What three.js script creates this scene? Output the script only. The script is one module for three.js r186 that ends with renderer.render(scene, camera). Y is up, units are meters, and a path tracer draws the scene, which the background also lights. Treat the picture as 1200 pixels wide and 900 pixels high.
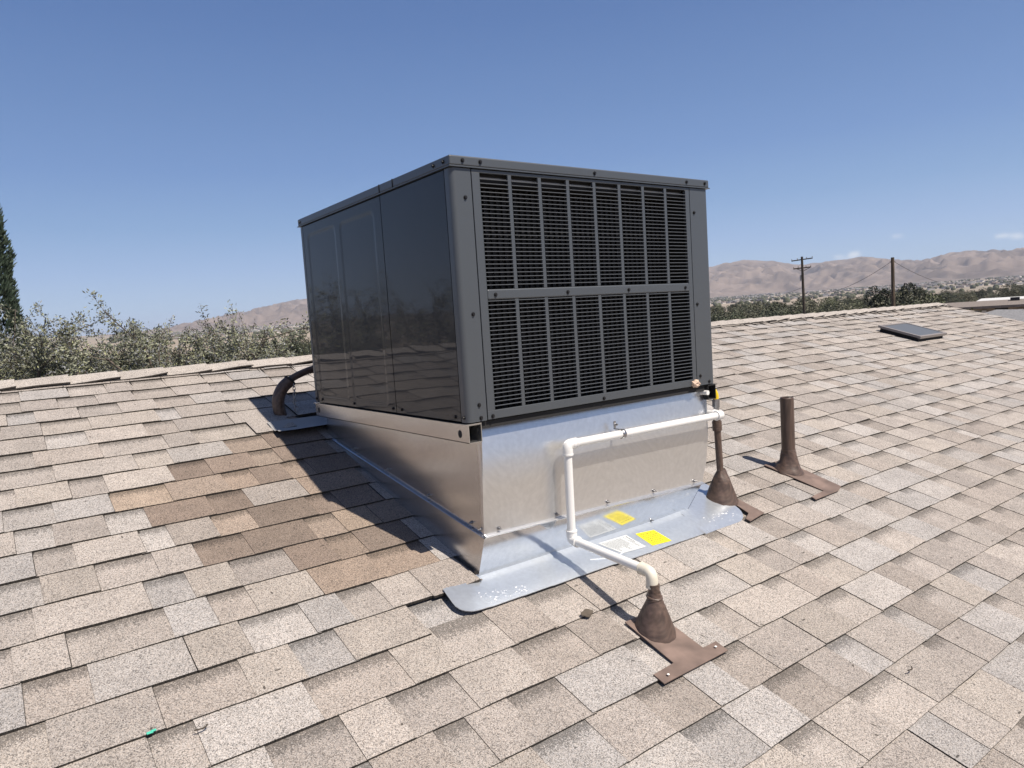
import * as THREE from 'three';
import { mergeGeometries } from 'three/addons/utils/BufferGeometryUtils.js';
import { ImprovedNoise } from 'three/addons/math/ImprovedNoise.js';
import { RoundedBoxGeometry } from 'three/addons/geometries/RoundedBoxGeometry.js';

// ------------------------------------------------------------------ camera
const scene = new THREE.Scene();
const camera = new THREE.PerspectiveCamera(56.773, 4 / 3, 0.05, 30000);
const CAM = new THREE.Vector3(-1.1045, 0.2916, 1.7331);
camera.position.copy(CAM);
camera.rotation.order = 'YXZ';
camera.rotation.set(-0.088899, -0.632817, -0.064882);
camera.updateMatrixWorld(true);

// ------------------------------------------------------------------ renderer, sky, sun
const renderer = new THREE.WebGLRenderer({ antialias: true });
renderer.setSize(1024, 768);
renderer.toneMapping = THREE.LinearToneMapping;
const EXPOSURE = 1.5;
renderer.toneMappingExposure = EXPOSURE;
renderer.shadowMap.enabled = true;

const noise = new ImprovedNoise();
const fbm = (x, y, z, o = 4) => { let a = 0, s = 0.5; for (let i = 0; i < o; i++) { a += s * noise.noise(x, y, z); x *= 2.03; y *= 2.03; z *= 2.03; s *= 0.5; } return a; };
function rng(seed) { let a = seed >>> 0; return () => { a = (a + 0x6D2B79F5) | 0; let t = Math.imul(a ^ (a >>> 15), 1 | a); t = (t + Math.imul(t ^ (t >>> 7), 61 | t)) ^ t; return ((t ^ (t >>> 14)) >>> 0) / 4294967296; }; }
const lin = c => { c /= 255; return c <= 0.04045 ? c / 12.92 : Math.pow((c + 0.055) / 1.055, 2.4); };
const clamp = (x, a = 0, b = 1) => Math.min(b, Math.max(a, x));
const smooth = (a, b, x) => { const t = clamp((x - a) / (b - a)); return t * t * (3 - 2 * t); };
const mix = (a, b, t) => a + (b - a) * t;
const D2R = Math.PI / 180;

{ // computed clear desert sky with a few tiny clouds low over the hills
  const W = 2048, Hh = 1024, data = new Float32Array(W * Hh * 4);
  const stops = [[-90, [120, 120, 118]], [-8, [168, 172, 178]], [0, [188, 208, 229]], [2.5, [178, 203, 230]], [5, [160, 188, 226]], [8, [138, 171, 214]], [12, [118, 152, 203]], [16, [106, 140, 192]], [22, [89, 123, 178]], [30, [74, 107, 163]], [45, [60, 92, 145]], [90, [52, 80, 130]]];
  const clouds = [[61.3, 3.02, 0.42, 0.17, 0.65], [62.25, 3.1, 0.55, 0.24, 1.0], [61.8, 2.9, 0.8, 0.16, 0.5], [65.0, 4.15, 0.4, 0.13, 0.55], [71.1, 3.42, 0.55, 0.2, 0.9], [71.9, 3.3, 0.5, 0.2, 0.8], [-40, 3.5, 1.2, 0.3, 0.8], [120, 4, 1.5, 0.4, 0.7]];
  for (let j = 0; j < Hh; j++) {
    const el = ((j + 0.5) / Hh - 0.5) * 180;
    let k = 0; while (k < stops.length - 2 && el > stops[k + 1][0]) k++;
    const t = clamp((el - stops[k][0]) / (stops[k + 1][0] - stops[k][0]));
    const base = [0, 1, 2].map(c => mix(lin(stops[k][1][c]), lin(stops[k + 1][1][c]), t) / EXPOSURE);
    for (let i = 0; i < W; i++) {
      const a = ((i + 0.5) / W - 0.5) * 2 * Math.PI;           // atan2(z, x)
      const az = Math.atan2(Math.cos(a), -Math.sin(a)) / D2R;  // 0 = straight up the roof (-z), + to the right
      let c = base;
      if (el > 1 && el < 6) for (const [ca, ce, w, h, s] of clouds) {
        const dx = (az - ca) / w, dy = (el - ce) / h; if (Math.abs(dx) > 2 || Math.abs(dy) > 2.5) continue;
        const d = dx * dx + dy * dy * (dy < 0 ? 2.2 : 1) + 0.9 * fbm(az * 3, el * 7, 3, 4);
        const m = s * smooth(1.0, 0.15, d);
        c = c.map((v, q) => mix(v, [0.80, 0.85, 0.93][q] / EXPOSURE, m));
      }
      { // brightening of the air round the sun
        const ce = Math.cos(el * D2R), dot = (ce * Math.sin(az * D2R) * 0.155 + Math.sin(el * D2R) * 0.845 - ce * Math.cos(az * D2R) * 0.525) / 1.0069, ang = Math.acos(clamp(dot, -1, 1)) / D2R;
        const h = el > -2 ? 0.55 * Math.exp(-ang / 10) + 0.16 * Math.exp(-ang / 30) : 0; c = [c[0] + h, c[1] + h * 0.98, c[2] + h * 0.93];
      }
      const o = (j * W + i) * 4; data[o] = c[0]; data[o + 1] = c[1]; data[o + 2] = c[2]; data[o + 3] = 1;
    }
  }
  const sky = new THREE.DataTexture(data, W, Hh, THREE.RGBAFormat, THREE.FloatType);
  sky.mapping = THREE.EquirectangularReflectionMapping;
  sky.magFilter = sky.minFilter = THREE.LinearFilter; sky.wrapS = THREE.RepeatWrapping; sky.needsUpdate = true;
  scene.background = sky; scene.environment = sky;
}
const sun = new THREE.DirectionalLight(0xfff4e6, 4.9);
sun.position.set(0.155, 0.845, 0.525).normalize().multiplyScalar(60);
sun.castShadow = true; sun.shadow.mapSize.set(4096, 4096); sun.shadow.radius = 1;
Object.assign(sun.shadow.camera, { left: -14, right: 14, top: 14, bottom: -14, near: 1, far: 140 });
scene.add(sun, sun.target);
scene.fog = new THREE.FogExp2(new THREE.Color().setRGB(0.56, 0.63, 0.78), 6.0e-5);

// ------------------------------------------------------------------ helpers
const BASE = new WeakMap();
const used = {};
function numbered(n) { if (used[n] === undefined) { used[n] = 0; return n; } used[n]++; return n + '_' + String(used[n]).padStart(3, '0'); }
function tag(o, label, category, group) { o.userData.label = label; o.userData.category = category; if (group) o.userData.group = group; return o; }
function thing(name, label, category, pos = [0, 0, 0], group) {
  const g = new THREE.Group(); g.name = numbered(name); g.position.set(...pos); scene.add(g); BASE.set(g, new THREE.Vector3(...pos)); return tag(g, label, category, group);
}
function prep(g) {
  let r = g.index ? g.toNonIndexed() : g.clone();
  for (const k of Object.keys(r.attributes)) if (!['position', 'normal', 'uv', 'color'].includes(k)) r.deleteAttribute(k);
  if (!r.attributes.normal) r.computeVertexNormals();
  if (!r.attributes.uv) r.setAttribute('uv', new THREE.BufferAttribute(new Float32Array(r.attributes.position.count * 2), 2));
  r.morphAttributes = {};
  return r;
}
function merge(list) { const a = list.map(prep); const col = a.some(g => g.attributes.color); if (!col) return mergeGeometries(a); for (const g of a) if (!g.attributes.color) tint(g, [1, 1, 1]); return mergeGeometries(a); }
function tint(g, c) { const n = g.attributes.position.count, a = new Float32Array(n * 3); for (let i = 0; i < n; i++) a.set(c, i * 3); g.setAttribute('color', new THREE.BufferAttribute(a, 3)); return g; }
// a mesh from world-space geometry under a parent that stands at its own base point
function mk(name, geo, mat, parent, opt = {}) {
  const g = Array.isArray(geo) ? merge(geo) : geo;
  const b = parent ? BASE.get(parent) : new THREE.Vector3(...(opt.base || [0, 0, 0]));
  g.translate(-b.x, -b.y, -b.z);
  const m = new THREE.Mesh(g, mat); m.castShadow = m.receiveShadow = true;
  BASE.set(m, b);
  if (parent) { m.name = name; parent.add(m); } else { m.name = numbered(name); m.position.copy(b); scene.add(m); }
  if (opt.kind) m.userData.kind = opt.kind;
  if (opt.label) m.userData.label = opt.label;
  return m;
}
const box = (x0, x1, y0, y1, z0, z1) => new THREE.BoxGeometry(x1 - x0, y1 - y0, z1 - z0).translate((x0 + x1) / 2, (y0 + y1) / 2, (z0 + z1) / 2);
const rbox = (x0, x1, y0, y1, z0, z1, r = 0.003, s = 2) => new RoundedBoxGeometry(x1 - x0, y1 - y0, z1 - z0, s, r).translate((x0 + x1) / 2, (y0 + y1) / 2, (z0 + z1) / 2);
const V = (x, y, z) => new THREE.Vector3(x, y, z);
function tube(pts, r, seg = 24, rad = 12, tension = 0.5) { return new THREE.TubeGeometry(new THREE.CatmullRomCurve3(pts, false, 'catmullrom', tension), seg, r, rad); }
function rod(a, b, r0, r1 = r0, rad = 14) {
  const d = b.clone().sub(a), g = new THREE.CylinderGeometry(r1, r0, d.length(), rad);
  g.applyQuaternion(new THREE.Quaternion().setFromUnitVectors(V(0, 1, 0), d.normalize())); return g.translate((a.x + b.x) / 2, (a.y + b.y) / 2, (a.z + b.z) / 2);
}
// grid surface: f(u, v) -> Vector3; uv in metres via uvf
function sheet(nu, nv, f, uvf) {
  const pos = [], uv = [], idx = [];
  for (let j = 0; j <= nv; j++) for (let i = 0; i <= nu; i++) { const p = f(i / nu, j / nv); pos.push(p.x, p.y, p.z); const q = uvf ? uvf(p, i / nu, j / nv) : [p.x, p.y]; uv.push(q[0], q[1]); }
  for (let j = 0; j < nv; j++) for (let i = 0; i < nu; i++) { const a = j * (nu + 1) + i, b = a + 1, c = a + nu + 1, d = c + 1; idx.push(a, b, d, a, d, c); }
  const g = new THREE.BufferGeometry(); g.setAttribute('position', new THREE.Float32BufferAttribute(pos, 3)); g.setAttribute('uv', new THREE.Float32BufferAttribute(uv, 2)); g.setIndex(idx); g.computeVertexNormals(); return g;
}
function slab(shape, depth, bevel = 0.0008) { return new THREE.ExtrudeGeometry(shape, { depth, bevelEnabled: bevel > 0, bevelThickness: bevel, bevelSize: bevel, bevelSegments: 1, curveSegments: 8 }); }

// roof frame: x along the ridge, v metres down the slope from the ridge, n metres off the plane
const SL = 0.29645, HYP = Math.hypot(1, SL), CT = 1 / HYP, ST = SL / HYP, ZR = -2.2256, YR = -0.4927 - SL * ZR;
const RP = (x, v, n = 0) => V(x, YR - v * ST + n * CT, ZR + v * CT + n * ST);
const vOf = z => (z - ZR) * HYP;
const roofY = z => -0.4927 - SL * z;
const und = (x, v) => -0.013 * smooth(0.7, 0, v) + 0.005 * noise.noise(x * 0.9 + 7, v * 0.9, 1.7);       // slight unevenness of the deck

// ------------------------------------------------------------------ textures
function dataTex(w, h, fn, srgb = true) {
  const d = new Uint8Array(w * h * 4); fn(d);
  const t = new THREE.DataTexture(d, w, h, THREE.RGBAFormat); t.wrapS = t.wrapT = THREE.RepeatWrapping; t.magFilter = THREE.LinearFilter; t.minFilter = THREE.LinearMipmapLinearFilter; t.generateMipmaps = true; t.anisotropy = 8;
  if (srgb) t.colorSpace = THREE.SRGBColorSpace; t.needsUpdate = true; return t;
}
const toS = v => Math.round(255 * (v <= 0.0031308 ? v * 12.92 : 1.055 * Math.pow(v, 1 / 2.4) - 0.055));
// mineral granules: little discs of differing tone packed over asphalt
function granules(w, h, mpp, seed, dark, heightOut) {
  return d => {
    const R = rng(seed), buf = new Float32Array(w * h * 3).fill(0.2), hh = heightOut;
    const N = Math.round(w * h / 5);
    for (let k = 0; k < N; k++) {
      const x = R() * w, y = R() * h, r = 1.1 + R() * 1.6, q = R();
      let c = q < 0.46 ? 0.60 + 0.14 * R() : q < 0.76 ? 0.79 + 0.17 * R() : q < 0.90 ? 0.40 + 0.12 * R() : 0.21 + 0.1 * R();
      c *= 1 + 0.5 * fbm(x / w * 6, y / h * 6 * h / w, seed * 0.37, 3) * 0.5;
      let warm = 0.97 + 0.07 * R();
      if (dark && R() < dark(x * mpp, y * mpp)) { c = 0.17 + 0.22 * R(); if (R() < 0.12) c = 0.5; }
      const r2 = r * r;
      for (let yy = Math.floor(y - r); yy <= y + r; yy++) for (let xx = Math.floor(x - r); xx <= x + r; xx++) {
        if ((xx - x) ** 2 + (yy - y) ** 2 > r2) continue;
        const o = (((yy % h) + h) % h) * w + ((xx % w) + w) % w;
        buf[o * 3] = c * warm; buf[o * 3 + 1] = c; buf[o * 3 + 2] = c * (2 - warm);
        if (hh) hh[o] = q;
      }
    }
    if (!dark) for (let k = 0; k < 9; k++) { // spots where granules have come off
      const x = R() * w, y = R() * h, n = 5 + 22 * R(), a = R() * 6.28;
      for (let q = 0; q < n; q++) { const t = (R() - 0.5) * n * 0.9, u = (R() - 0.5) * 5, px = x + Math.cos(a) * t - Math.sin(a) * u, py = y + Math.sin(a) * t + Math.cos(a) * u, rr = 1.2 + 1.6 * R(), cc = 0.07 + 0.12 * R();
        for (let yy = Math.floor(py - rr); yy <= py + rr; yy++) for (let xx = Math.floor(px - rr); xx <= px + rr; xx++) { if ((xx - px) ** 2 + (yy - py) ** 2 > rr * rr) continue; const o = (((yy % h) + h) % h) * w + ((xx % w) + w) % w; buf[o * 3] = cc; buf[o * 3 + 1] = cc * 0.95; buf[o * 3 + 2] = cc * 0.9; } }
    }
    for (let i = 0; i < w * h; i++) { for (let c = 0; c < 3; c++) d[i * 4 + c] = toS(clamp(buf[i * 3 + c])); d[i * 4 + 3] = 255; }
  };
}
const GM = 0.6;                                                   // metres per tile
const granHeight = new Float32Array(1024 * 1024);
const texGran = dataTex(1024, 1024, granules(1024, 1024, GM / 1024, 11, null, granHeight));
const texGranBump = dataTex(1024, 1024, d => { for (let i = 0; i < 1024 * 1024; i++) { const v = Math.round(255 * ((granHeight[i] * 7.3) % 1)); d[i * 4] = d[i * 4 + 1] = d[i * 4 + 2] = v; d[i * 4 + 3] = 255; } }, false);
// lower layer of the laminated shingle: factory band of dark granules along its upper part (v = 0 at the top)
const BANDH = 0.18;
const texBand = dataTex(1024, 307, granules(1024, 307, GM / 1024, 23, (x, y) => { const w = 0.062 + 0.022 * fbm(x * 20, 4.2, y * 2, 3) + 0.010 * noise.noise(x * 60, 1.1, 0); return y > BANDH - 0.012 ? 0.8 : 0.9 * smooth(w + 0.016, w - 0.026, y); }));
function cloudTex(w, h, seed, f, o, lo, hi, srgb = false, gain = 1.6) {   // tiling blotches
  return dataTex(w, h, d => { for (let j = 0; j < h; j++) for (let i = 0; i < w; i++) { const a = i / w * 2 * Math.PI, b = j / h * 2 * Math.PI; const n = fbm(Math.cos(a) * f + seed, Math.sin(a) * f + Math.cos(b) * f, Math.sin(b) * f + seed * 2, o); const v = Math.round(255 * clamp(mix(lo, hi, clamp(0.5 + gain * n)))); const q = (j * w + i) * 4; d[q] = d[q + 1] = d[q + 2] = v; d[q + 3] = 255; } }, srgb);
}

// ------------------------------------------------------------------ materials
const std = o => new THREE.MeshStandardMaterial(o), phy = o => new THREE.MeshPhysicalMaterial(o);
const C = (r, g, b) => new THREE.Color().setRGB(r, g, b);
const M = {
  gran: std({ map: texGran, bumpMap: texGranBump, bumpScale: 0.0007, vertexColors: true, roughness: 0.96 }),
  band: std({ map: texBand, vertexColors: true, roughness: 0.96 }),
  deck: std({ color: C(0.02, 0.018, 0.016), roughness: 1 }),
  paint: phy({ color: C(0.051, 0.059, 0.069), roughness: 0.45, clearcoat: 0.35, clearcoatRoughness: 0.22 }),
  panel: phy({ color: C(0.020, 0.022, 0.026), roughness: 0.55, specularIntensity: 0.3, clearcoat: 0.62, clearcoatRoughness: 0.03 }),
  black: std({ color: C(0.012, 0.012, 0.013), roughness: 0.85 }),
  coil: std({ color: C(0.009, 0.009, 0.011), roughness: 0.6, metalness: 0.3 }),
  copper: std({ color: C(0.33, 0.32, 0.31), roughness: 0.5, metalness: 0.5 }),
  screw: std({ color: C(0.02, 0.02, 0.022), roughness: 0.4, metalness: 0.5 }),
  zincscrew: std({ color: C(0.35, 0.35, 0.36), roughness: 0.35, metalness: 1 }),
  pvc: phy({ color: C(0.66, 0.66, 0.65), roughness: 0.32, clearcoat: 0.2, clearcoatRoughness: 0.3 }),
  pvcOld: phy({ color: C(0.60, 0.565, 0.48), roughness: 0.4 }),
  brown: std({ color: C(0.112, 0.074, 0.058), roughness: 0.62, roughnessMap: cloudTex(256, 256, 9, 3, 4, 0.55, 1), map: cloudTex(256, 256, 5, 2.2, 5, 0.72, 1, true) }),
  brownLight: std({ color: C(0.19, 0.135, 0.112), roughness: 0.72, map: cloudTex(256, 256, 6, 2.2, 5, 0.75, 1, true) }),
  yellow: std({ color: C(0.66, 0.47, 0.01), roughness: 0.5 }),
  wood: std({ color: C(0.05, 0.04, 0.032), roughness: 0.95, map: cloudTex(64, 256, 8, 2, 4, 0.6, 1, true) }),
  stucco: std({ color: C(0.46, 0.40, 0.33), roughness: 0.95 }),
  trim: std({ color: C(0.16, 0.12, 0.10), roughness: 0.8 }),
};
const galvR = cloudTex(512, 512, 21, 3.2, 6, 0.86, 1.0, false, 1.2), galvC = cloudTex(512, 512, 33, 7, 6, 0.95, 1.0, true, 1.2);
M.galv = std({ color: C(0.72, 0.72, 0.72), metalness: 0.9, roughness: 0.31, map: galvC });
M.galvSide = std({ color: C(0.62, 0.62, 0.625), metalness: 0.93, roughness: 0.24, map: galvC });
M.galvBase = std({ color: C(0.66, 0.68, 0.71), metalness: 0.93, roughness: 0.13, map: galvC });
M.flash = std({ color: C(0.63, 0.68, 0.735), metalness: 0.72, roughness: 0.33, map: galvC });
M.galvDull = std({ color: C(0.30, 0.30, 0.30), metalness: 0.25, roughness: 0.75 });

// ------------------------------------------------------------------ the land
const GY = -4.2;
function landY(x, z) {
  const r = Math.hypot(x - CAM.x, z - CAM.z);
  let y = GY;
  if (r > 500) y += 74 * Math.pow((r - 500) / 4500, 1.45);
  if (r > 60) y += Math.min(1, (r - 60) / 400) * (2.0 * noise.noise(x * 0.004, 3, z * 0.004) + (r > 1200 ? 6 * noise.noise(x * 0.0011, 9, z * 0.0011) : 0) );
  return y;
}
const polar = (az, r) => [CAM.x + r * Math.sin(az * D2R), CAM.z - r * Math.cos(az * D2R)];
const azs = [];
for (let a = -180; a < 180.001;) { azs.push(a); a += (a > -2 && a < 26) || (a > 48 && a < 78) ? 0.14 : 1.5; }
azs[azs.length - 1] = 180;
function polarSheet(radii, hf, colf) {
  const pos = [], uv = [], col = [], idx = [], n = azs.length;
  radii.forEach(r => azs.forEach(a => { const [x, z] = polar(a, r), y = hf(a, r, x, z); pos.push(x, y, z); uv.push(x, z); col.push(...colf(a, r, x, z, y)); }));
  for (let j = 0; j < radii.length - 1; j++) for (let i = 0; i < n - 1; i++) { const a = j * n + i, b = a + 1, c = a + n, d = c + 1; idx.push(a, b, d, a, d, c); }
  const g = new THREE.BufferGeometry(); g.setAttribute('position', new THREE.Float32BufferAttribute(pos, 3)); g.setAttribute('uv', new THREE.Float32BufferAttribute(uv, 2)); g.setAttribute('color', new THREE.Float32BufferAttribute(col, 3)); g.setIndex(idx); g.computeVertexNormals(); return g;
}
{
  const radii = [0.01]; for (let r = 2; r < 5200; r *= 1.085) radii.push(r); radii.push(5200, 26000);
  const g = polarSheet(radii, (a, r, x, z) => r > 20000 ? -60 : landY(x, z), (a, r, x, z) => {
    const n = fbm(x * 0.01, 2, z * 0.01, 4), m = fbm(x * 0.0016, 5, z * 0.0016, 4), p = smooth(0.0, 0.2, m + 0.3 * n);
    return [mix(0.26, 0.20, p) * (1 + 0.35 * n), mix(0.215, 0.175, p) * (1 + 0.3 * n), mix(0.165, 0.135, p) * (1 + 0.3 * n)];
  });
  mk('ground', g, std({ vertexColors: true, roughness: 1, side: THREE.DoubleSide }), null, { kind: 'structure' });
}
const crestPts = [[-180, 1.2], [-120, 1.6], [-60, 1.0], [-15, 0.5], [4, 0.25], [8, 0.35], [9.6, 0.6], [11, 0.86], [13.3, 1.31], [15.7, 1.74], [17.6, 2.15], [19.15, 2.45], [20.55, 2.64], [26, 3.0], [34, 2.6], [44, 2.5], [50, 2.75], [52.4, 2.95], [53.6, 3.22], [54.6, 3.28], [56.7, 3.12], [57.8, 2.8], [58.8, 2.64], [59.9, 2.74], [61.4, 2.82], [62.75, 2.87], [64.1, 2.6], [65.4, 2.36], [66.3, 2.2], [67, 2.24], [67.6, 2.42], [68.2, 2.55], [69.2, 2.6], [70.4, 2.5], [71.3, 2.36], [72.2, 2.5], [76, 2.8], [90, 2.2], [130, 1.4], [180, 1.2]];
const crest = a => { let k = 0; while (k < crestPts.length - 2 && a > crestPts[k + 1][0]) k++; const [a0, e0] = crestPts[k], [a1, e1] = crestPts[k + 1]; const t = clamp((a - a0) / (a1 - a0)); return mix(e0, e1, t * t * (3 - 2 * t) * 0.4 + t * 0.6); };
{
  const radii = []; for (let i = 0; i <= 84; i++) radii.push(4300 + 3700 * i / 84);
  const g = polarSheet(radii, (a, r, x, z) => {
    const t = (r - 4300) / 3700, top = 7300 * Math.tan(crest(a) * D2R) + 0.3;
    const fan = landY(x, z) - 14 * (1 - smooth(0, 0.06, t));
    let u = clamp((t - 0.10 - 0.10 * noise.noise(a * 0.35, 2.2, 0)) / 0.68);
    const k = Math.pow(u, 1.25) * (t > 0.83 ? 1 - 1.6 * (t - 0.83) : 1);
    const rid = 1 - Math.abs(noise.noise(x * 0.0026 + 3, 1.3, z * 0.0026)) * 2.0, rid2 = 1 - Math.abs(noise.noise(x * 0.0068, 6.1, z * 0.0068)) * 2, rid3 = fbm(x * 0.016, 8, z * 0.016, 3);
    const env = Math.sin(Math.PI * clamp(u * 0.94)) * Math.min(1, top / 200);
    return fan + (top - fan) * k + env * (95 * (rid - 0.6) + 48 * (rid2 - 0.6) + 34 * rid3);
  }, (a, r, x, z, y) => {
    const n = fbm(x * 0.004, 1, z * 0.004, 4), m = fbm(x * 0.02, 4, z * 0.02, 3), q = smooth(0.02, 0.25, fbm(x * 0.0016 + 9, 4, z * 0.003, 4));
    const b = (1 + 0.6 * n + 0.7 * m) * mix(1, 0.66, q);
    return [0.165 * b, 0.131 * b, 0.110 * b];
  });
  mk('hills', g, std({ vertexColors: true, roughness: 1, side: THREE.DoubleSide }), null, { kind: 'structure' });
}
{ // the town strewn over the foot of the hills: too small to count
  const R = rng(77), parts = [], cube = box(-0.5, 0.5, 0, 1, -0.5, 0.5), gab = new THREE.CylinderGeometry(0.58, 0.58, 1, 3, 1).rotateX(Math.PI / 2).rotateZ(Math.PI).scale(1, 0.45, 1.08).translate(0, 1.1, 0);
  const cubeP = prep(cube), gabP = prep(gab);
  for (let k = 0; k < 3000; k++) {
    const left = R() < 0.42, az = left ? 9 + 14 * R() : 49 + 26 * R(), r = left ? 1300 + 3300 * Math.pow(R(), 0.8) : 1500 + 3200 * Math.pow(R(), 0.7);
    const [x, z] = polar(az, r);
    if (fbm(x * 0.0016 + 4, 2, z * 0.0016, 3) < -0.06) continue;
    const w = 9 + 11 * R(), d = 8 + 8 * R(), h = 3 + 1.2 * R(), q = R(), y = landY(x, z) - 0.6, ang = R() * 3.1;
    const wall = q < 0.35 ? [0.52, 0.50, 0.47] : q < 0.7 ? [0.36, 0.31, 0.27] : [0.26, 0.23, 0.21], roof = R() < 0.25 ? [0.5, 0.49, 0.48] : R() < 0.5 ? [0.26, 0.20, 0.17] : [0.2, 0.2, 0.21];
    const mt = new THREE.Matrix4().makeRotationY(ang).setPosition(x, y, z);
    parts.push(tint(cubeP.clone().scale(w, h, d).applyMatrix4(mt), wall), tint(gabP.clone().scale(w, h * 0.7, d).translate(0, h * 0.38, 0).applyMatrix4(mt), roof));
  }
  const m = mk('distant_town', merge(parts), std({ vertexColors: true, roughness: 0.9 }), null, { kind: 'stuff' });
  tag(m, 'far town of pale houses scattered along the foot of the hills', 'town');
}

// ------------------------------------------------------------------ foliage
function leafSet(list, R) { // list of [pos, dir, len, wid, tone rgb]
  const n = list.length, P = new Float32Array(n * 18), N = new Float32Array(n * 18), K = new Float32Array(n * 18);
  const s = V(), u = V(), a = V(), b = V(), c = V(), d = V(), nn = V();
  list.forEach(([p, dir, L, w, col], i) => {
    s.set(R() - 0.5, R() - 0.5, R() - 0.5).cross(dir).normalize(); u.crossVectors(dir, s).normalize();
    a.copy(p); b.copy(p).addScaledVector(dir, L * 0.5).addScaledVector(s, w).addScaledVector(u, w * 0.3); c.copy(p).addScaledVector(dir, L); d.copy(p).addScaledVector(dir, L * 0.5).addScaledVector(s, -w).addScaledVector(u, w * 0.3);
    [a, b, c, a, c, d].forEach((q, k) => { P[i * 18 + k * 3] = q.x; P[i * 18 + k * 3 + 1] = q.y; P[i * 18 + k * 3 + 2] = q.z; K.set(col, i * 18 + k * 3); });
    for (let k = 0; k < 6; k++) { N[i * 18 + k * 3] = -u.x; N[i * 18 + k * 3 + 1] = -u.y; N[i * 18 + k * 3 + 2] = -u.z; }
  });
  const g = new THREE.BufferGeometry(); g.setAttribute('position', new THREE.BufferAttribute(P, 3)); g.setAttribute('normal', new THREE.BufferAttribute(N, 3)); g.setAttribute('uv', new THREE.BufferAttribute(new Float32Array(n * 12), 2)); g.setAttribute('color', new THREE.BufferAttribute(K, 3)); return g;
}
const leafMat = std({ vertexColors: true, roughness: 0.7, side: THREE.DoubleSide });
const bark = std({ color: C(0.11, 0.09, 0.075), roughness: 0.95 });
const rdir = R => { const z = R() * 2 - 1, t = R() * 6.283, q = Math.sqrt(1 - z * z); return V(q * Math.cos(t), z, q * Math.sin(t)); };
// broad grey-green tree with several rising limbs, built at the origin
function leafyTree(seed, { H, spread, stems, leafLen = 0.05, perTwig = 58, tone = [0.165, 0.174, 0.12], lacy = 0.5 }) {
  const R = rng(seed), wood = [], leaves = [];
  const grow = (p, d, len, rad, lv) => {
    const pts = [p.clone()], q = p.clone(), dd = d.clone();
    for (let k = 0; k < 4; k++) { dd.add(rdir(R).multiplyScalar(lv === 0 ? 0.12 : 0.26)).add(V(0, lv < 2 ? 0.12 : 0.05, 0)).normalize(); q.addScaledVector(dd, len / 4); pts.push(q.clone()); }
    wood.push(tube(pts, rad, 5, lv < 2 ? 6 : 4));
    const at = t => { const f = t * 4, i = Math.min(3, Math.floor(f)); return pts[i].clone().lerp(pts[i + 1], f - i); };
    if (lv < 3) {
      const nk = lv === 0 ? 8 : lv === 1 ? 6 : 5;
      for (let k = 0; k < nk; k++) { const t = mix(lv === 0 ? 0.5 : 0.25, 1, (k + R()) / nk), nd = dd.clone().multiplyScalar(lv === 0 ? 0.85 : 0.7).add(rdir(R).multiplyScalar(0.85)).normalize(); grow(at(t), nd, len * (lv === 0 ? 0.40 : 0.5) * (0.7 + 0.5 * R()), rad * 0.42, lv + 1); }
    }
    if (lv >= 1) {
      const n = lv === 3 ? perTwig : lv === 2 ? perTwig * 1.3 : perTwig * 2.2;
      const shade = 0.6 + 0.8 * R(), ball = lv === 3 ? 0.09 : 0.11;
      for (let k = 0; k < n; k++) { const pp = at(lv === 1 ? 0.4 + 0.6 * R() : 0.1 + 0.9 * R()).add(rdir(R).multiplyScalar(ball * Math.sqrt(R()))); const ld = dd.clone().multiplyScalar(0.7).add(rdir(R)).normalize(); const g = shade * (0.75 + 0.5 * R()), y = R() < 0.2 ? 1.3 : 1; leaves.push([pp, ld, leafLen * (0.7 + 0.6 * R()), leafLen * 0.2, [tone[0] * g * y, tone[1] * g * y, tone[2] * g * (R() < 0.3 ? 1.5 : 1)]]); }
    }
  };
  for (let s = 0; s < stems; s++) { const a = s / stems * 6.283 + R(), d = V(Math.cos(a) * spread, 1, Math.sin(a) * spread).normalize(); grow(V(Math.cos(a) * 0.12, 0, Math.sin(a) * 0.12), d, H * (0.62 + 0.16 * R()), 0.034 + 0.010 * R(), 0); }
  // fit the height exactly
  const lg = leafSet(leaves, R); lg.computeBoundingBox(); const ys = leaves.map(l => l[0].y).sort((a, b) => a - b), k = H / ys[Math.floor(ys.length * 0.9985)];
  lg.scale(k, k, k); const wg = merge(wood).scale(k, k, k);
  return { trunk: wg, crown: lg };
}
function plantTree(name, label, category, t, az, dist, group, turn = 0, y = GY) {
  const [x, z] = polar(az, dist), g = thing(name, label, category, [x, y, z], group);
  g.rotation.y = turn;
  for (const [k, m] of [['trunk', bark], ['crown', leafMat]]) { const o = new THREE.Mesh(t[k], m); o.name = k; o.castShadow = o.receiveShadow = true; g.add(o); }
  return g;
}
function topH(dist, el) { return CAM.y + dist * Math.tan(el * D2R) - GY; }
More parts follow.
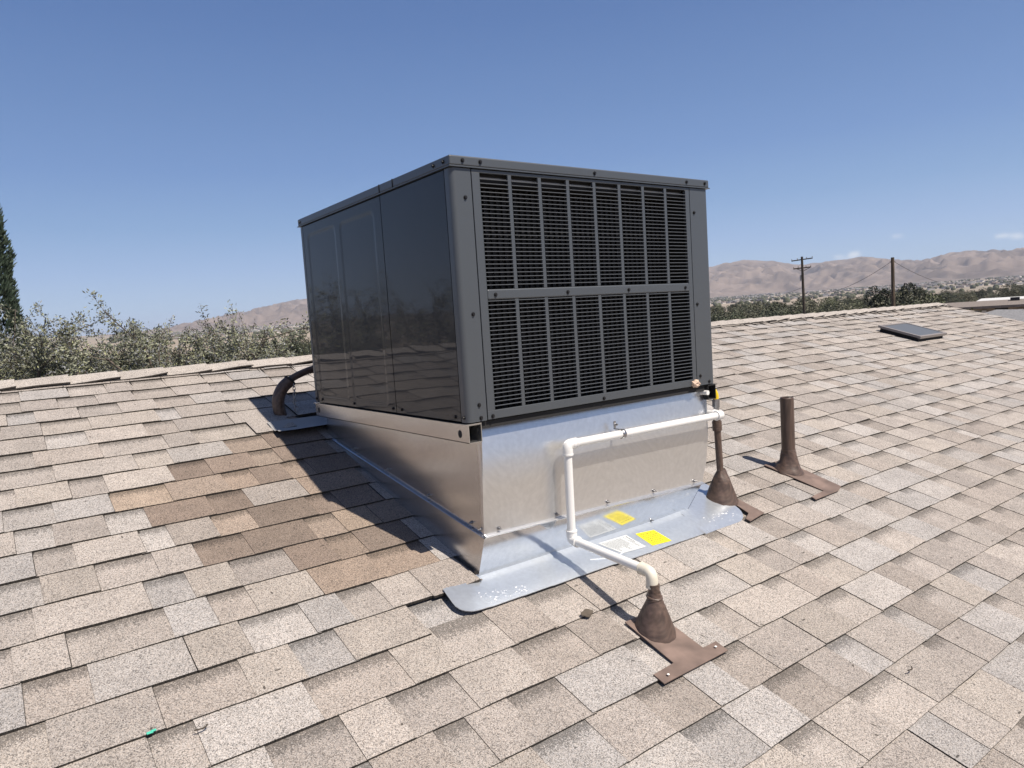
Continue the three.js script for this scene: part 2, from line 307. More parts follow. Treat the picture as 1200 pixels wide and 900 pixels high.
{
  const G = 'grey-green trees behind the ridge';
  const A = (seed, az, dist, el, label, o = {}, turn = 0) => plantTree('olive_tree', label, 'tree', leafyTree(seed, { H: topH(dist, el), spread: 0.3, stems: 4, ...o }), az, dist, G, turn);
  A(101, -0.6, 12.2, 1.95, 'dense grey-green tree at the left edge in front of the cypress', { spread: 0.26, stems: 6, perTwig: 64 });
  A(102, 2.4, 12.6, 1.9, 'grey-green tree between the cypress and the lacy tall tree', { spread: 0.22, stems: 5 });
  A(103, 5.3, 12.0, 2.65, 'tallest lacy tree with open branches showing sky, right of the cypress', { spread: 0.2, stems: 4, perTwig: 50 });
  A(104, 8.9, 12.4, 1.95, 'full bushy grey-green tree in the middle of the row on the left', { spread: 0.28, stems: 6, perTwig: 64 });
  A(105, 11.3, 13.2, -0.05, 'lower dark green tree just right of the full bushy tree', { spread: 0.34, stems: 4, tone: [0.12, 0.13, 0.085] });
  A(106, 13.9, 13.0, 0.25, 'tree with spiky upright shoots in front of the left hill foot', { spread: 0.2, stems: 5, perTwig: 44 });
  A(107, 16.6, 15.0, -0.8, 'low green shrub-like tree just left of the small far conifers', { spread: 0.4, stems: 5, tone: [0.125, 0.135, 0.09] });
  // the row goes on to the left of the frame, where the glossy unit mirrors it
  const M1 = leafyTree(120, { H: 5.6, spread: 0.26, stems: 4, perTwig: 26 });
  [[-9, 13, 'grey-green tree of the row, left of the frame nearest the cypress'], [-18, 13.5, 'grey-green tree of the row, second left of the frame'], [-30, 13, 'grey-green tree of the row, third left of the frame'], [-41, 12, 'grey-green tree of the row, fourth left of the frame'], [-50, 11.5, 'grey-green tree of the row, last left of the frame']].forEach(([az, d, l], i) => plantTree('olive_tree', l, 'tree', M1, az, d, G, i * 1.3));
  const far = leafyTree(130, { H: topH(42, 0.2), spread: 0.16, stems: 2, leafLen: 0.14, perTwig: 12, tone: [0.075, 0.09, 0.055] });
  plantTree('slender_tree', 'thin dark tree beside the left rear edge of the grey unit', 'tree', far, 19.9, 42, null, 0.6);
}
{ // tall dark cypress at the left edge
  const R = rng(55), L = [], H = topH(20, 17.6), rad = y => { const t = y / H; return 1.36 * Math.pow(clamp(1 - Math.pow(t, 2.6)), 0.75) * (t < 0.08 ? 0.5 + 6 * t : 1); };
  for (let k = 0; k < 52000; k++) {
    const y = H * (0.02 + 0.97 * R()), a = R() * 6.283, lump = 0.84 + 0.16 * noise.noise(Math.cos(a) * 2.4, y * 1.15, Math.sin(a) * 2.4) * 1.6 + 0.07 * noise.noise(Math.cos(a) * 9, y * 3.5, Math.sin(a) * 9), r = rad(y) * lump * (1 - 0.22 * R() * R());
    const g = 0.7 + 0.6 * R();
    L.push([V(Math.cos(a) * r, y, Math.sin(a) * r), V(Math.cos(a) * 0.55, 1.1, Math.sin(a) * 0.55).add(rdir(R).multiplyScalar(0.5)).normalize(), 0.10 + 0.08 * R(), 0.018, [0.030 * g, 0.050 * g, 0.030 * g]]);
  }
  const [x, z] = polar(-0.72, 20), t = thing('cypress_tree', 'tall dark green cypress column at the left edge', 'tree', [x, GY, z]);
  const tr = new THREE.Mesh(new THREE.CylinderGeometry(0.1, 0.2, H * 0.9, 8).translate(0, H * 0.45, 0), bark); tr.name = 'trunk'; t.add(tr);
  const cr = new THREE.Mesh(leafSet(L, R), leafMat); cr.name = 'crown'; cr.castShadow = cr.receiveShadow = true; t.add(cr);
}
function roundCrown(seed, n, rx, ry, lobes, leaf, tone) { // crown of leaf clumps in overlapping lobes, origin at its foot
  const R = rng(seed), L = [], cs = [];
  for (let k = 0; k < lobes; k++) { const d = rdir(R); cs.push([d.x * rx * 0.55, ry * (0.55 + 0.38 * d.y), d.z * rx * 0.55, 0.34 + 0.22 * R(), 0.65 + 0.7 * R()]); }
  for (let k = 0; k < n; k++) { const c = cs[Math.floor(R() * lobes)], d = rdir(R), q = 0.7 + 0.3 * Math.pow(R(), 0.5), g = c[4] * (0.7 + 0.6 * R()); L.push([V(c[0] + d.x * c[3] * rx * q, Math.max(0.1, c[1] + d.y * c[3] * ry * 0.8 * q), c[2] + d.z * c[3] * rx * q), d.clone().add(rdir(R)).normalize(), leaf * (0.7 + 0.6 * R()), leaf * 0.3, tone.map(v => v * g)]); }
  const g = leafSet(L, R); g.computeBoundingBox(); return g.scale(1, ry / g.boundingBox.max.y, 1);
}
{ // two dark round trees by the bare pole
  const mkT = (seed, n, rx, h, lobes, tone) => ({ trunk: new THREE.CylinderGeometry(0.14, 0.25, h * 0.7, 8).translate(0, h * 0.35, 0), crown: roundCrown(seed, n, rx, h, lobes, 0.26, tone) });
  const d = 100;
  plantTree('round_tree', 'dark round tree just left of the bare wooden pole', 'tree', mkT(201, 12000, 1.75, topH(d, 0.84), 16, [0.027, 0.034, 0.020]), 63.78, d, 'dark round trees by the bare pole');
  plantTree('round_tree', 'wider dark round tree just right of the bare wooden pole', 'tree', mkT(202, 15000, 2.1, topH(d, 0.88), 20, [0.027, 0.034, 0.020]), 65.78, d, 'dark round trees by the bare pole');
  const s = topH(44, -0.25);
  const con = { trunk: new THREE.CylinderGeometry(0.08, 0.14, s * 0.7, 8).translate(0, s * 0.35, 0), crown: roundCrown(203, 5000, 0.85, s, 12, 0.16, [0.06, 0.07, 0.042]) };
  const cc = { trunk: con.trunk, crown: roundCrown(204, 5000, 0.5, s + 0.15, 9, 0.16, [0.05, 0.06, 0.04]) };
  plantTree('small_conifer', 'small dark conifer behind the ridge, left of a pair near the unit', 'tree', con, 17.3, 46, 'small conifers beyond the ridge');
  plantTree('small_conifer', 'narrow dark conifer behind the ridge between two rounder ones', 'tree', cc, 18.1, 44, 'small conifers beyond the ridge');
  plantTree('small_conifer', 'small conifer behind the ridge nearest the unit beneath the thin tree', 'tree', con, 19.0, 48, 'small conifers beyond the ridge', 2);
}
{ // belt of town trees that reads as one mass
  const R = rng(303), vars = [0, 1, 2, 3].map(i => roundCrown(310 + i, 2600, 2.6 + i * 0.3, 4.6 + 0.35 * i, 9, 0.32, [[0.075, 0.085, 0.05], [0.095, 0.105, 0.06], [0.06, 0.07, 0.045], [0.10, 0.10, 0.07]][i]));
  const lists = [[], [], [], []];
  for (let k = 0; k < 950; k++) {
    const right = R() < 0.72, az = right ? 47 + 30 * R() : 2 + 22 * R(), r = right ? 95 + 900 * Math.pow(R(), 1.7) : 70 + 900 * Math.pow(R(), 1.3);
    if (right && az > 67.2 && r < 210) continue;
    const [x, z] = polar(az, r), s = 0.4 + 0.75 * R() * (r > 160 ? 1.1 : 0.75);
    const el = Math.atan2(landY(x, z) + 4.6 * s - CAM.y, r) / D2R; if (el > (right ? 0.12 : -0.42)) continue;
    lists[Math.floor(R() * 4)].push([x, landY(x, z) - 0.2, z, s, s * (0.9 + 0.3 * R()), R() * 6.28, 0.5 + 0.75 * R()]);
  }
  const g = new THREE.Group(); g.name = 'tree_belt'; scene.add(g); g.userData.kind = 'stuff'; tag(g, 'belt of green town trees along the valley below the hills', 'trees');
  lists.forEach((l, v) => {
    const im = new THREE.InstancedMesh(vars[v], leafMat, l.length), o = new THREE.Object3D(); im.name = 'foliage'; im.userData.kind = 'stuff';
    l.forEach(([x, y, z, s, sy, r, t], i) => { o.position.set(x, y, z); o.rotation.y = r; o.scale.set(s, sy, s); o.updateMatrix(); im.setMatrixAt(i, o.matrix); im.setColorAt(i, C(t, t, t * 0.95)); });
    g.add(im);
  });
}
{ // scattered trees over the far fan
  const R = rng(404), parts = [], ico = prep(new THREE.IcosahedronGeometry(1, 1)); { const p = ico.attributes.position; for (let i = 0; i < p.count; i++) { const k = 1 + 0.3 * noise.noise(p.getX(i) * 2.2, p.getY(i) * 2.2, p.getZ(i) * 2.2); p.setXYZ(i, p.getX(i) * k, p.getY(i) * k, p.getZ(i) * k); } ico.computeVertexNormals(); }
  const l = [];
  for (let k = 0; k < 5200; k++) { const left = R() < 0.4, az = left ? 7 + 17 * R() : 48 + 28 * R(), r = left ? 900 + 3600 * R() : 1000 + 3300 * Math.pow(R(), 0.75), [x, z] = polar(az, r); const q = fbm(x * 0.002, 7, z * 0.002, 3); if (R() > 0.35 + 2.2 * q) continue; l.push([x, landY(x, z), z, 2.2 + 2.6 * R(), R()]); }
  const im = new THREE.InstancedMesh(ico, std({ color: C(0.075, 0.08, 0.055), roughness: 1 }), l.length), o = new THREE.Object3D(); im.name = 'distant_trees'; im.userData.kind = 'stuff';
  l.forEach(([x, y, z, s, t], i) => { o.position.set(x, y + s * 0.5, z); o.scale.set(s, s * (0.8 + 0.5 * t), s); o.rotation.y = t * 6; o.updateMatrix(); im.setMatrixAt(i, o.matrix); im.setColorAt(i, C(0.8 + 0.5 * t, 0.8 + 0.5 * t, 0.8 + 0.4 * t)); });
  tag(im, 'countless dark trees dotted between the far houses of the valley', 'trees'); scene.add(im);
}

// ------------------------------------------------------------------ the house under us
const XL = -9, XR = 8.35, VE = 5.35, VB = 5.35;
const house = thing('house', 'low house whose tan shingle roof carries the grey unit', 'house', [0, GY, ZR]);
const eaveY = YR - VE * ST, zF = ZR + VE * CT, zB = ZR - VB * CT;
const back = (x, v, n = 0) => { const p = RP(x, v, n); return V(p.x, p.y, 2 * ZR - p.z); };
// deck with thickness: both slopes as one gable prism
let roof;
{
  const s = new THREE.Shape(); s.moveTo(-zF + 0, eaveY - 0.02); s.lineTo(-ZR, YR - 0.02); s.lineTo(-zB, eaveY - 0.02); s.lineTo(-zB, eaveY - 0.14); s.lineTo(-ZR, YR - 0.14); s.lineTo(-zF, eaveY - 0.14);
  const g = new THREE.ExtrudeGeometry(s, { depth: XR - XL, bevelEnabled: false }).rotateY(Math.PI / 2).translate(XL, 0, 0);
  roof = mk('roof', g, M.deck, house);
  const bs = sheet(60, 30, (u, v) => back(mix(XL, XR, u), 0.1 + v * (VB - 0.1), 0.004), p => [p.x / GM, (p.z - ZR) / GM]);
  tint(bs, [0.34, 0.30, 0.26]); mk('back_slope', bs, (() => { const m = M.gran.clone(); m.side = THREE.DoubleSide; return m; })(), roof, { kind: 'stuff' });
  for (const xs of [[XR - 0.04, XR + 0.012], [XL - 0.012, XL + 0.04]]) {
    const q = new THREE.Shape(); q.moveTo(-zF, eaveY - 0.026); q.lineTo(-ZR, YR - 0.026); q.lineTo(-zB, eaveY - 0.026); q.lineTo(-zB, eaveY - 0.2); q.lineTo(-ZR, YR - 0.2); q.lineTo(-zF, eaveY - 0.2);
    mk('rake_board', new THREE.ExtrudeGeometry(q, { depth: xs[1] - xs[0], bevelEnabled: false }).rotateY(Math.PI / 2).translate(xs[0], 0, 0), M.trim, roof);
  }
  mk('fascia', [box(XL, XR, eaveY - 0.22, eaveY - 0.03, zF + 0.002, zF + 0.03), box(XL, XR, eaveY - 0.22, eaveY - 0.03, zB - 0.03, zB - 0.002)], M.trim, roof);
  const w = new THREE.Shape(); w.moveTo(-(zF - 0.5), GY); w.lineTo(-(zF - 0.5), eaveY - 0.01); w.lineTo(-ZR, YR - 0.16); w.lineTo(-(zB + 0.5), eaveY - 0.01); w.lineTo(-(zB + 0.5), GY);
  mk('wall', new THREE.ExtrudeGeometry(w, { depth: XR - XL - 0.8, bevelEnabled: false }).rotateY(Math.PI / 2).translate(XL + 0.4, 0, 0), M.stucco, house);
}
// shingle pieces -----------------------------------------------------------------
const EXPO = 0.143, PH = 0.011;
function piece(R, x0, x1, vb, raised, tone, lift = 0, headExtra = 0.03) {
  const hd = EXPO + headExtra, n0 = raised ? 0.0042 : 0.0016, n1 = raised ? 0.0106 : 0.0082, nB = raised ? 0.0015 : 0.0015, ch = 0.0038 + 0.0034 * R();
  const nx = Math.max(2, Math.round((x1 - x0) / 0.06)), top = [], but = [];
  const sk = (R() - 0.5) * 0.004;
  for (let i = 0; i <= nx; i++) {
    const t = i / nx, x = mix(x0, x1, t), e = (R() - 0.5), vv = vb + e * 0.0022 + sk * (t - 0.5) + 0.003 * noise.noise(x * 1.1, vb * 3, 5), lf = lift * Math.pow(t, 2) + (R() - 0.5) * 0.0012;
    top.push([RP(x + (i === 0 || i === nx ? (R() - 0.5) * 0.002 : 0), vb - hd, n0 + und(x, vb - hd)), vb - hd]);
    but.push([RP(x, vv, n1 + lf + und(x, vv)), vv, RP(x, vv - 0.0006, nB + und(x, vv) + lf * 0.6)]);
  }
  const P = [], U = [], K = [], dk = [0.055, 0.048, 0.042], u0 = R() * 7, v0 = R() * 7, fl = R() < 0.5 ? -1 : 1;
  const uvT = (x, v) => raised ? [u0 + fl * x / GM, v0 + v / GM] : [u0 + fl * x / GM, clamp((v - (vb - hd)) / BANDH - 0.02, 0.001, 0.97)];
  const tri = (a, b, c, col) => { for (const [p, uv] of [a, b, c]) { P.push(p.x, p.y, p.z); U.push(...uv); K.push(...col); } };
  for (let i = 0; i < nx; i++) {
    const A = [top[i][0], uvT(top[i][0].x, vb - hd)], B = [top[i + 1][0], uvT(top[i + 1][0].x, vb - hd)], c = [but[i + 1][0], uvT(but[i + 1][0].x, vb)], d = [but[i][0], uvT(but[i][0].x, vb)];
    tri(A, d, c, tone); tri(A, c, B, tone);
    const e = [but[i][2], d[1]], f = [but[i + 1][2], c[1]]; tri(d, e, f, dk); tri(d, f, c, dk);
  }
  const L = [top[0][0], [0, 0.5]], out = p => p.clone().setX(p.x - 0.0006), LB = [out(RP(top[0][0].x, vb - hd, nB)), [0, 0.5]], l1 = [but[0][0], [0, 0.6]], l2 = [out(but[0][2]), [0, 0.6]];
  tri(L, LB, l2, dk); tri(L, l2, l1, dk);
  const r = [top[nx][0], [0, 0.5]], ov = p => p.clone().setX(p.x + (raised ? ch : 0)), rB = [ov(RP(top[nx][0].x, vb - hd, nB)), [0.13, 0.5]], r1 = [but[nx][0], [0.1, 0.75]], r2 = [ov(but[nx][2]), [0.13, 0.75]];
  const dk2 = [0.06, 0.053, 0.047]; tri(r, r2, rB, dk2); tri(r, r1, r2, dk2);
  const g = new THREE.BufferGeometry(); g.setAttribute('position', new THREE.Float32BufferAttribute(P, 3)); g.setAttribute('uv', new THREE.Float32BufferAttribute(U, 2)); g.setAttribute('color', new THREE.Float32BufferAttribute(K, 3)); g.computeVertexNormals(); return g;
}
const proj = p => { const q = p.clone().project(camera); return [q.x, q.y, q.z]; };
{
  const R = rng(2024), all = [];
  const tones = [[0.595, 0.54, 0.495], [0.625, 0.565, 0.515], [0.565, 0.51, 0.468], [0.632, 0.59, 0.556], [0.60, 0.568, 0.545], [0.545, 0.485, 0.437], [0.605, 0.545, 0.49]].map(t => t.map(v => v * 0.77));
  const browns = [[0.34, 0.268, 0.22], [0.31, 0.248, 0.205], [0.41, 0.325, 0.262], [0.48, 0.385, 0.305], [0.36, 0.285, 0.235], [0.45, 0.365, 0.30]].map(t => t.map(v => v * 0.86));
  for (let i = 1; i <= 37; i++) {
    const vb = PH + EXPO * i;
    if (vb > VE) break;
    let x = XL - R() * 0.2, raised = R() < 0.5, run = 0;
    let cur = tones[Math.floor(R() * tones.length)];
    while (x < XR) {
      const w = raised ? 0.105 + 0.115 * R() + (R() < 0.12 ? 0.06 : 0) : 0.075 + 0.11 * R() + (R() < 0.10 ? 0.06 : 0);
      const x1 = Math.min(XR + 0.02, x + w), zc = ZR + (vb - 0.07) * CT, xc = (x + x1) / 2;
      if (R() < 0.93) cur = tones[Math.floor(R() * tones.length)];
      let tone = cur;
      // newer, browner shingles laid around the unit
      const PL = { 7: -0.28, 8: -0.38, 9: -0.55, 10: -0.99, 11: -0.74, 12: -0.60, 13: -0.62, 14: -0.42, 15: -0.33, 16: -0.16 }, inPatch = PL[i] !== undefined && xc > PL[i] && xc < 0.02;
      if (inPatch && R() < (xc > -0.3 ? 0.97 : 0.82)) tone = browns[Math.floor(R() * browns.length)];  // more browns close to the unit, so their colour deepens its shadow
      const k = 0.87 + 0.23 * R(); tone = tone.map(v => v * k);
      const hidden = (i === 16 && x > -0.06 && x1 < 1.16) || xc > 0.12 && xc < 0.92 && zc < -0.2 && zc > -1.02;
      if (!hidden) {
        const gap = R() < 0.12 ? 0.005 : 0.0018, lift = R() < 0.06 ? 0.006 * R() : 0.0012 * R();
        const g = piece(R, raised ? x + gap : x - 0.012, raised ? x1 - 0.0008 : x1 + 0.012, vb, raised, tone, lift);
        if (i === 17 && x1 > -0.12 && x < 1.19) g.translate(0, -0.0095, 0);    // pressed down under the apron
        // how large it shows
        const a = [RP(x, vb - EXPO, 0.01), RP(x1, vb - EXPO, 0.01), RP(x1, vb, 0.01), RP(x, vb, 0.01)].map(proj);
        let area = 0; for (let q = 0; q < 4; q++) { const s = a[q], t = a[(q + 1) % 4]; area += s[0] * t[1] - t[0] * s[1]; }
        const inside = a.some(p => Math.abs(p[0]) < 1.0 && Math.abs(p[1]) < 1.0) && a.every(p => p[2] < 1 && p[2] > -1) && zc < CAM.z - 0.3;
        all.push({ g, raised, area: inside ? Math.abs(area) : 0 });
      }
      x = x1; run++;
      raised = raised ? R() < 0.16 : true;
      if (xc > XR) break;
    }
  }
  const order = all.map((p, i) => [p.area, i]).sort((a, b) => b[0] - a[0]).slice(0, 296).filter(p => p[0] > 0).map(p => p[1]), pick = new Set(order);
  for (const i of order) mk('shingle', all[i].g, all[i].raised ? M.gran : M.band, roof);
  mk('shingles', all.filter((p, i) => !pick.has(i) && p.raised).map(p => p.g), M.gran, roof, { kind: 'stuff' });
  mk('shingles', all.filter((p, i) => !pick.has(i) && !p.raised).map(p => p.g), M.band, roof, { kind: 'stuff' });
  // cut pieces tucked in by the curb and near the rear conduit
  for (const [x0, x1, z, n, tn] of [[-0.15, 0.008, -0.012, 0.003, 5], [-0.24, -0.07, -1.255, 0.006, 0], [-0.02, 0.16, -1.37, 0.010, 3]]) { const g = piece(R, x0, x1, vOf(z), true, tones[tn], 0.007); g.translate(0, n, 0); mk('shingle', g, M.gran, roof); }
  // ridge caps, lapped towards +x: each a folded piece whose butt end stands proud
  const capW = 0.135, ex = 0.2065;
  for (let k = -39; ; k++) {
    const xb = -1.012 + ex * k; if (xb - 0.3 > XR - 0.02) break; if (xb < XL) continue;
    const x0 = xb - 0.285, x1 = Math.min(xb, XR + 0.01), up = 0.001 + 0.003 * R(), lo = 0.003 + 0.005 * R(), wav = R() * 6;
    const f = (u, v) => { // v across the fold -1..1, u along
      const s = v * 2 - 1, x = mix(x0, x1, u) + (u === 1 ? (R() - 0.5) * 0.003 : 0), a = Math.abs(s);
      const n = mix(0.000, up + 0.008, u) + (a > 0.8 ? (lo + 0.006 * Math.sin(wav + u * 4)) * u * (a - 0.8) * 5 : 0);
      const d = Math.max(0, a * capW - 0.02), p = s >= 0 ? RP(x, d + 0.018 * Math.min(1, a * capW / 0.02), n) : back(x, d + 0.018 * Math.min(1, a * capW / 0.02), n);
      if (a * capW < 0.02) p.y -= 0.004 * (1 - a * capW / 0.02);
      return p;
    };
    const vs = [0, 0.12, 0.28, 0.43, 0.5, 0.57, 0.72, 0.88, 1];
    const tp = sheet(4, 8, (u, v) => f(u, vs[Math.round(v * 8)]), p => [p.x / GM + k * 0.37, (p.z - ZR) / GM + k * 0.21]);
    const bt = sheet(4, 8, (u, v) => { const p = f(u, vs[Math.round(v * 8)]); p.y -= 0.0065; return p; }, p => [p.x, p.z]);
    // rim
    const rim = []; const edge = (pa, pb) => { const a = pa.clone(), b = pb.clone(); a.y -= 0.0065; b.y -= 0.0065; rim.push(pa.x, pa.y, pa.z, a.x, a.y, a.z, b.x, b.y, b.z, pa.x, pa.y, pa.z, b.x, b.y, b.z, pb.x, pb.y, pb.z); };
    const P = (i, j) => { const q = tp.attributes.position, o = j * 5 + i; return V(q.getX(o), q.getY(o), q.getZ(o)); };
    for (let j = 0; j < 8; j++) { edge(P(4, j), P(4, j + 1)); edge(P(0, j), P(0, j + 1)); } for (let i = 0; i < 4; i++) { edge(P(i, 8), P(i + 1, 8)); edge(P(i, 0), P(i + 1, 0)); }
    const rg = new THREE.BufferGeometry(); rg.setAttribute('position', new THREE.Float32BufferAttribute(rim, 3)); rg.computeVertexNormals();
    const kt = 0.95 + 0.1 * R(), tone = [0.54, 0.495, 0.45].map(v => v * kt);
    const m = mk('ridge_cap', [tint(prep(tp), tone), tint(prep(bt), [0.05, 0.045, 0.04]), tint(prep(rg), [0.07, 0.06, 0.055])], M.ridge || (M.ridge = (() => { const q = M.gran.clone(); q.side = THREE.DoubleSide; return q; })()), roof);
  }
}

// ------------------------------------------------------------------ the rooftop unit
const UW = 1.135, UD = 1.1995, UH = 0.7676;
const unit = thing('rooftop_unit', 'large dark grey rooftop air conditioner with louvred front and glossy side', 'air conditioner', [0, 0, 0]);
{
  mk('inner_case', [box(0.014, UW - 0.014, 0.006, UH - 0.03, -UD + 0.014, -0.17), box(0.014, 0.09, 0.006, UH - 0.04, -0.17, -0.014), box(1.012, UW - 0.014, 0.006, UH - 0.04, -0.17, -0.014), box(0.09, 1.012, 0.70, UH - 0.035, -0.17, -0.02)], M.black, unit);
  // left side panels, very slightly wavy sheet metal with drawn recesses
  const wav = (y, z) => 0.00026 * noise.noise(y * 7, z * 4.2, 1.5) + 0.00012 * noise.noise(y * 17, z * 9, 8.5);
  const rect = (y, z, y0, y1, z0, z1, r, soft) => { const dy = Math.max(y0 + r - y, y - (y1 - r), 0), dz = Math.max(z0 + r - z, z - (z1 - r), 0); const d = Math.hypot(dy, dz) - r; return smooth(soft, -soft, d); };
  const sidePanel = (z0, z1, y0, y1, emb, ny, nz) => {
    const g = sheet(nz, ny, (u, v) => { const z = mix(z0, z1, u), y = mix(y0, y1, v); let x = -0.0 + wav(y, z); for (const e of emb) x += 0.0016 * rect(y, z, ...e, 0.022, 0.009); return V(x, y, z); }, p => [p.z, p.y]);
    return [g, box(0.0012, 0.012, y0, y1, z0, z0 + 0.001), box(0.0012, 0.012, y0, y1, z1 - 0.001, z1), box(0.0012, 0.012, y0, y0 + 0.001, z0, z1), box(0.0012, 0.012, y1 - 0.001, y1, z0, z1)];
  };
  M.panel.side = THREE.DoubleSide;
  mk('side_panel', sidePanel(-1.163, -0.4495, 0.004, 0.731, [[0.028, 0.690, -1.115, -0.842], [0.028, 0.690, -0.79, -0.508]], 150, 150), M.panel, unit, { label: 'glossy side panel with two drawn recesses' });
  mk('side_panel', sidePanel(-0.4455, -0.0375, 0.004, 0.731, [], 50, 40), M.panel, unit, { label: 'plain glossy side panel nearest the corner' });
  // corner posts wrap round the corners
  const post = (pts, y0, y1) => { const s = new THREE.Shape(); pts.forEach(([x, z], i) => i ? s.lineTo(x, -z) : s.moveTo(x, -z)); return new THREE.ExtrudeGeometry(s, { depth: y1 - y0, bevelEnabled: false }).rotateX(-Math.PI / 2).translate(0, y0, 0); };
  const arc = (cx, cz, r, a0, a1, n = 7) => Array.from({ length: n + 1 }, (_, i) => { const a = mix(a0, a1, i / n); return [cx + r * Math.cos(a), cz + r * Math.sin(a)]; });
  const r = 0.016, Y0 = 0.002, Y1 = 0.7335;
  mk('corner_post', post([[0, -0.0345], ...arc(r, -r, r, Math.PI, Math.PI / 2), [0.0672, 0], [0.0672, -0.012], [0.012, -0.012], [0.012, -0.0345]], Y0, Y1), M.paint, unit);
  mk('corner_post', post([[UW, -0.06], [UW - 0.012, -0.06], [UW - 0.012, -0.012], [1.0305, -0.012], [1.0305, 0], ...arc(UW - r, -r, r, Math.PI / 2, 0)], Y0, Y1), M.paint, unit);
  mk('corner_post', post([[0, -1.167], [0.012, -1.167], [0.012, -UD + 0.012], [0.06, -UD + 0.012], [0.06, -UD], ...arc(r, -UD + r, r, -Math.PI / 2, -Math.PI)], Y0, Y1), M.paint, unit);
  mk('back_panel', box(0.064, UW - 0.002, 0.004, 0.731, -UD, -UD + 0.01), M.paint, unit);
  mk('side_panel', box(UW - 0.01, UW, 0.004, 0.731, -UD + 0.004, -0.063), M.paint, unit, { label: 'plain far side panel' });
  // lid with folded rim
  const lid = [rbox(-0.004, UW + 0.004, 0.739, 0.7676, -UD - 0.004, 0.004, 0.005, 3), box(-0.0065, UW + 0.0065, 0.7355, 0.739, -UD - 0.006, 0.0065)];
  const lidM = mk('lid', lid, M.paint, unit);
  mk('lid_seam', [box(-0.0058, -0.003, 0.7385, 0.7672, -0.4405, -0.4375), box(-0.0058, -0.003, 0.7385, 0.7672, -0.345, -0.342)], M.black, lidM);
  // louvred grille
  const gx0 = 0.0705, gx1 = 1.0275, gz = 0.0005;
  const grille = mk('grille_frame', [rbox(gx0, gx1, 0.724, 0.7335, -0.012, gz, 0.0015), rbox(gx0, gx1, 0.003, 0.029, -0.012, gz, 0.0015), rbox(gx0, 0.0985, 0.0285, 0.7245, -0.012, gz, 0.0015), rbox(1.0055, gx1, 0.0285, 0.7245, -0.012, gz, 0.0015), rbox(0.098, 1.006, 0.3565, 0.3875, -0.012, gz + 0.0015, 0.005, 3)], M.paint, unit);
  const pitch = (1.0055 - 0.0985 + 0.0135) / 8, sx = Array.from({ length: 8 }, (_, k) => [0.0985 + k * pitch, 0.0985 + k * pitch + pitch - 0.0135]);
  for (let k = 0; k < 7; k++) mk('mullion', [rbox(sx[k][1], sx[k + 1][0], 0.0285, 0.357, -0.009, gz - 0.0006, 0.0015), rbox(sx[k][1], sx[k + 1][0], 0.387, 0.7245, -0.009, gz - 0.0006, 0.0015)], M.paint, grille);
  const louvre = (x0, x1, y) => { // stamped blade: rolled lip in front, blade falling away behind
    const s = new THREE.Shape(); s.moveTo(-0.0008, 0.0017); s.lineTo(0.0006, 0.0016); s.lineTo(0.0016, 0.0010); s.lineTo(0.0019, 0.0001); s.lineTo(0.0014, -0.0009); s.lineTo(0.0005, -0.0013); s.lineTo(-0.0002, -0.0006); s.lineTo(-0.0058, 0.0000); s.lineTo(-0.0058, 0.0009);
    return new THREE.ExtrudeGeometry(s, { depth: x1 - x0, bevelEnabled: false }).rotateY(Math.PI / 2).translate(x0, y, 0).applyMatrix4(new THREE.Matrix4().set(1, 0, 0, 0, 0, 1, 0, 0, 0, 0, -1, -0.0005, 0, 0, 0, 1));
  };
  const slats = [];
  const R = rng(9);
  for (let c = 0; c < 8; c++) for (const [ya, yb] of [[0.0285, 0.3565], [0.3875, 0.7105]]) { const n = Math.floor((yb - ya) / 0.0124); for (let k = 1; k <= n; k++) slats.push([sx[c][0] - 0.001, sx[c][1] + 0.001, ya + k * (yb - ya - 0.004) / n + (R() - 0.5) * 0.0005]); }
  const flip = g => { const p = prep(g), a = p.attributes.position.array, n = p.attributes.position.count; for (let i = 0; i < n; i += 3) for (let k = 0; k < 3; k++) { const t = a[(i + 1) * 3 + k]; a[(i + 1) * 3 + k] = a[(i + 2) * 3 + k]; a[(i + 2) * 3 + k] = t; } p.computeVertexNormals(); return p; };
  slats.slice(0, 298).forEach(s => mk('slat', flip(louvre(...s)), M.paint, grille));
  mk('slats', slats.slice(298).map(s => flip(louvre(...s))), M.paint, grille, { kind: 'stuff' });
  // behind it: dark finned coil and its copper return bends
  const fins = [box(0.0905, 1.0115, 0.008, 0.698, -0.115, -0.10)];
  for (let x = 0.1; x < 1.005; x += 0.0235) fins.push(box(x, x + 0.010, 0.008, 0.698, -0.10, -0.092));
  mk('coil', fins, M.coil, unit);
  for (const [y, z] of [[0.7145, -0.028]]) mk('coil_pipe', rod(V(0.0905, y, z), V(1.0115, y, z), 0.0085), M.copper, unit);
  // screws
  const hex = (p, ax) => { const g = merge([new THREE.CylinderGeometry(0.0042, 0.0046, 0.004, 6).translate(0, 0.003, 0), new THREE.CylinderGeometry(0.0062, 0.0062, 0.0014, 12).translate(0, 0.0007, 0)]); if (ax === 'z') g.rotateX(Math.PI / 2); else g.rotateZ(Math.PI / 2); return g.translate(p[0], p[1], p[2]); };
  for (const [x, y] of [[0.04, 0.754], [0.101, 0.754], [0.553, 0.753], [1.011, 0.753], [1.114, 0.754]]) mk('screw', hex([x, y, 0.004], 'z'), M.screw, unit);
  for (const [x, y] of [[0.044, 0.651], [0.043, 0.317], [0.042, 0.051], [1.051, 0.645], [1.048, 0.308], [1.049, 0.038], [0.046, 0.012], [1.1, 0.012]]) mk('screw', hex([x, y, 0.0], 'z'), M.screw, unit);
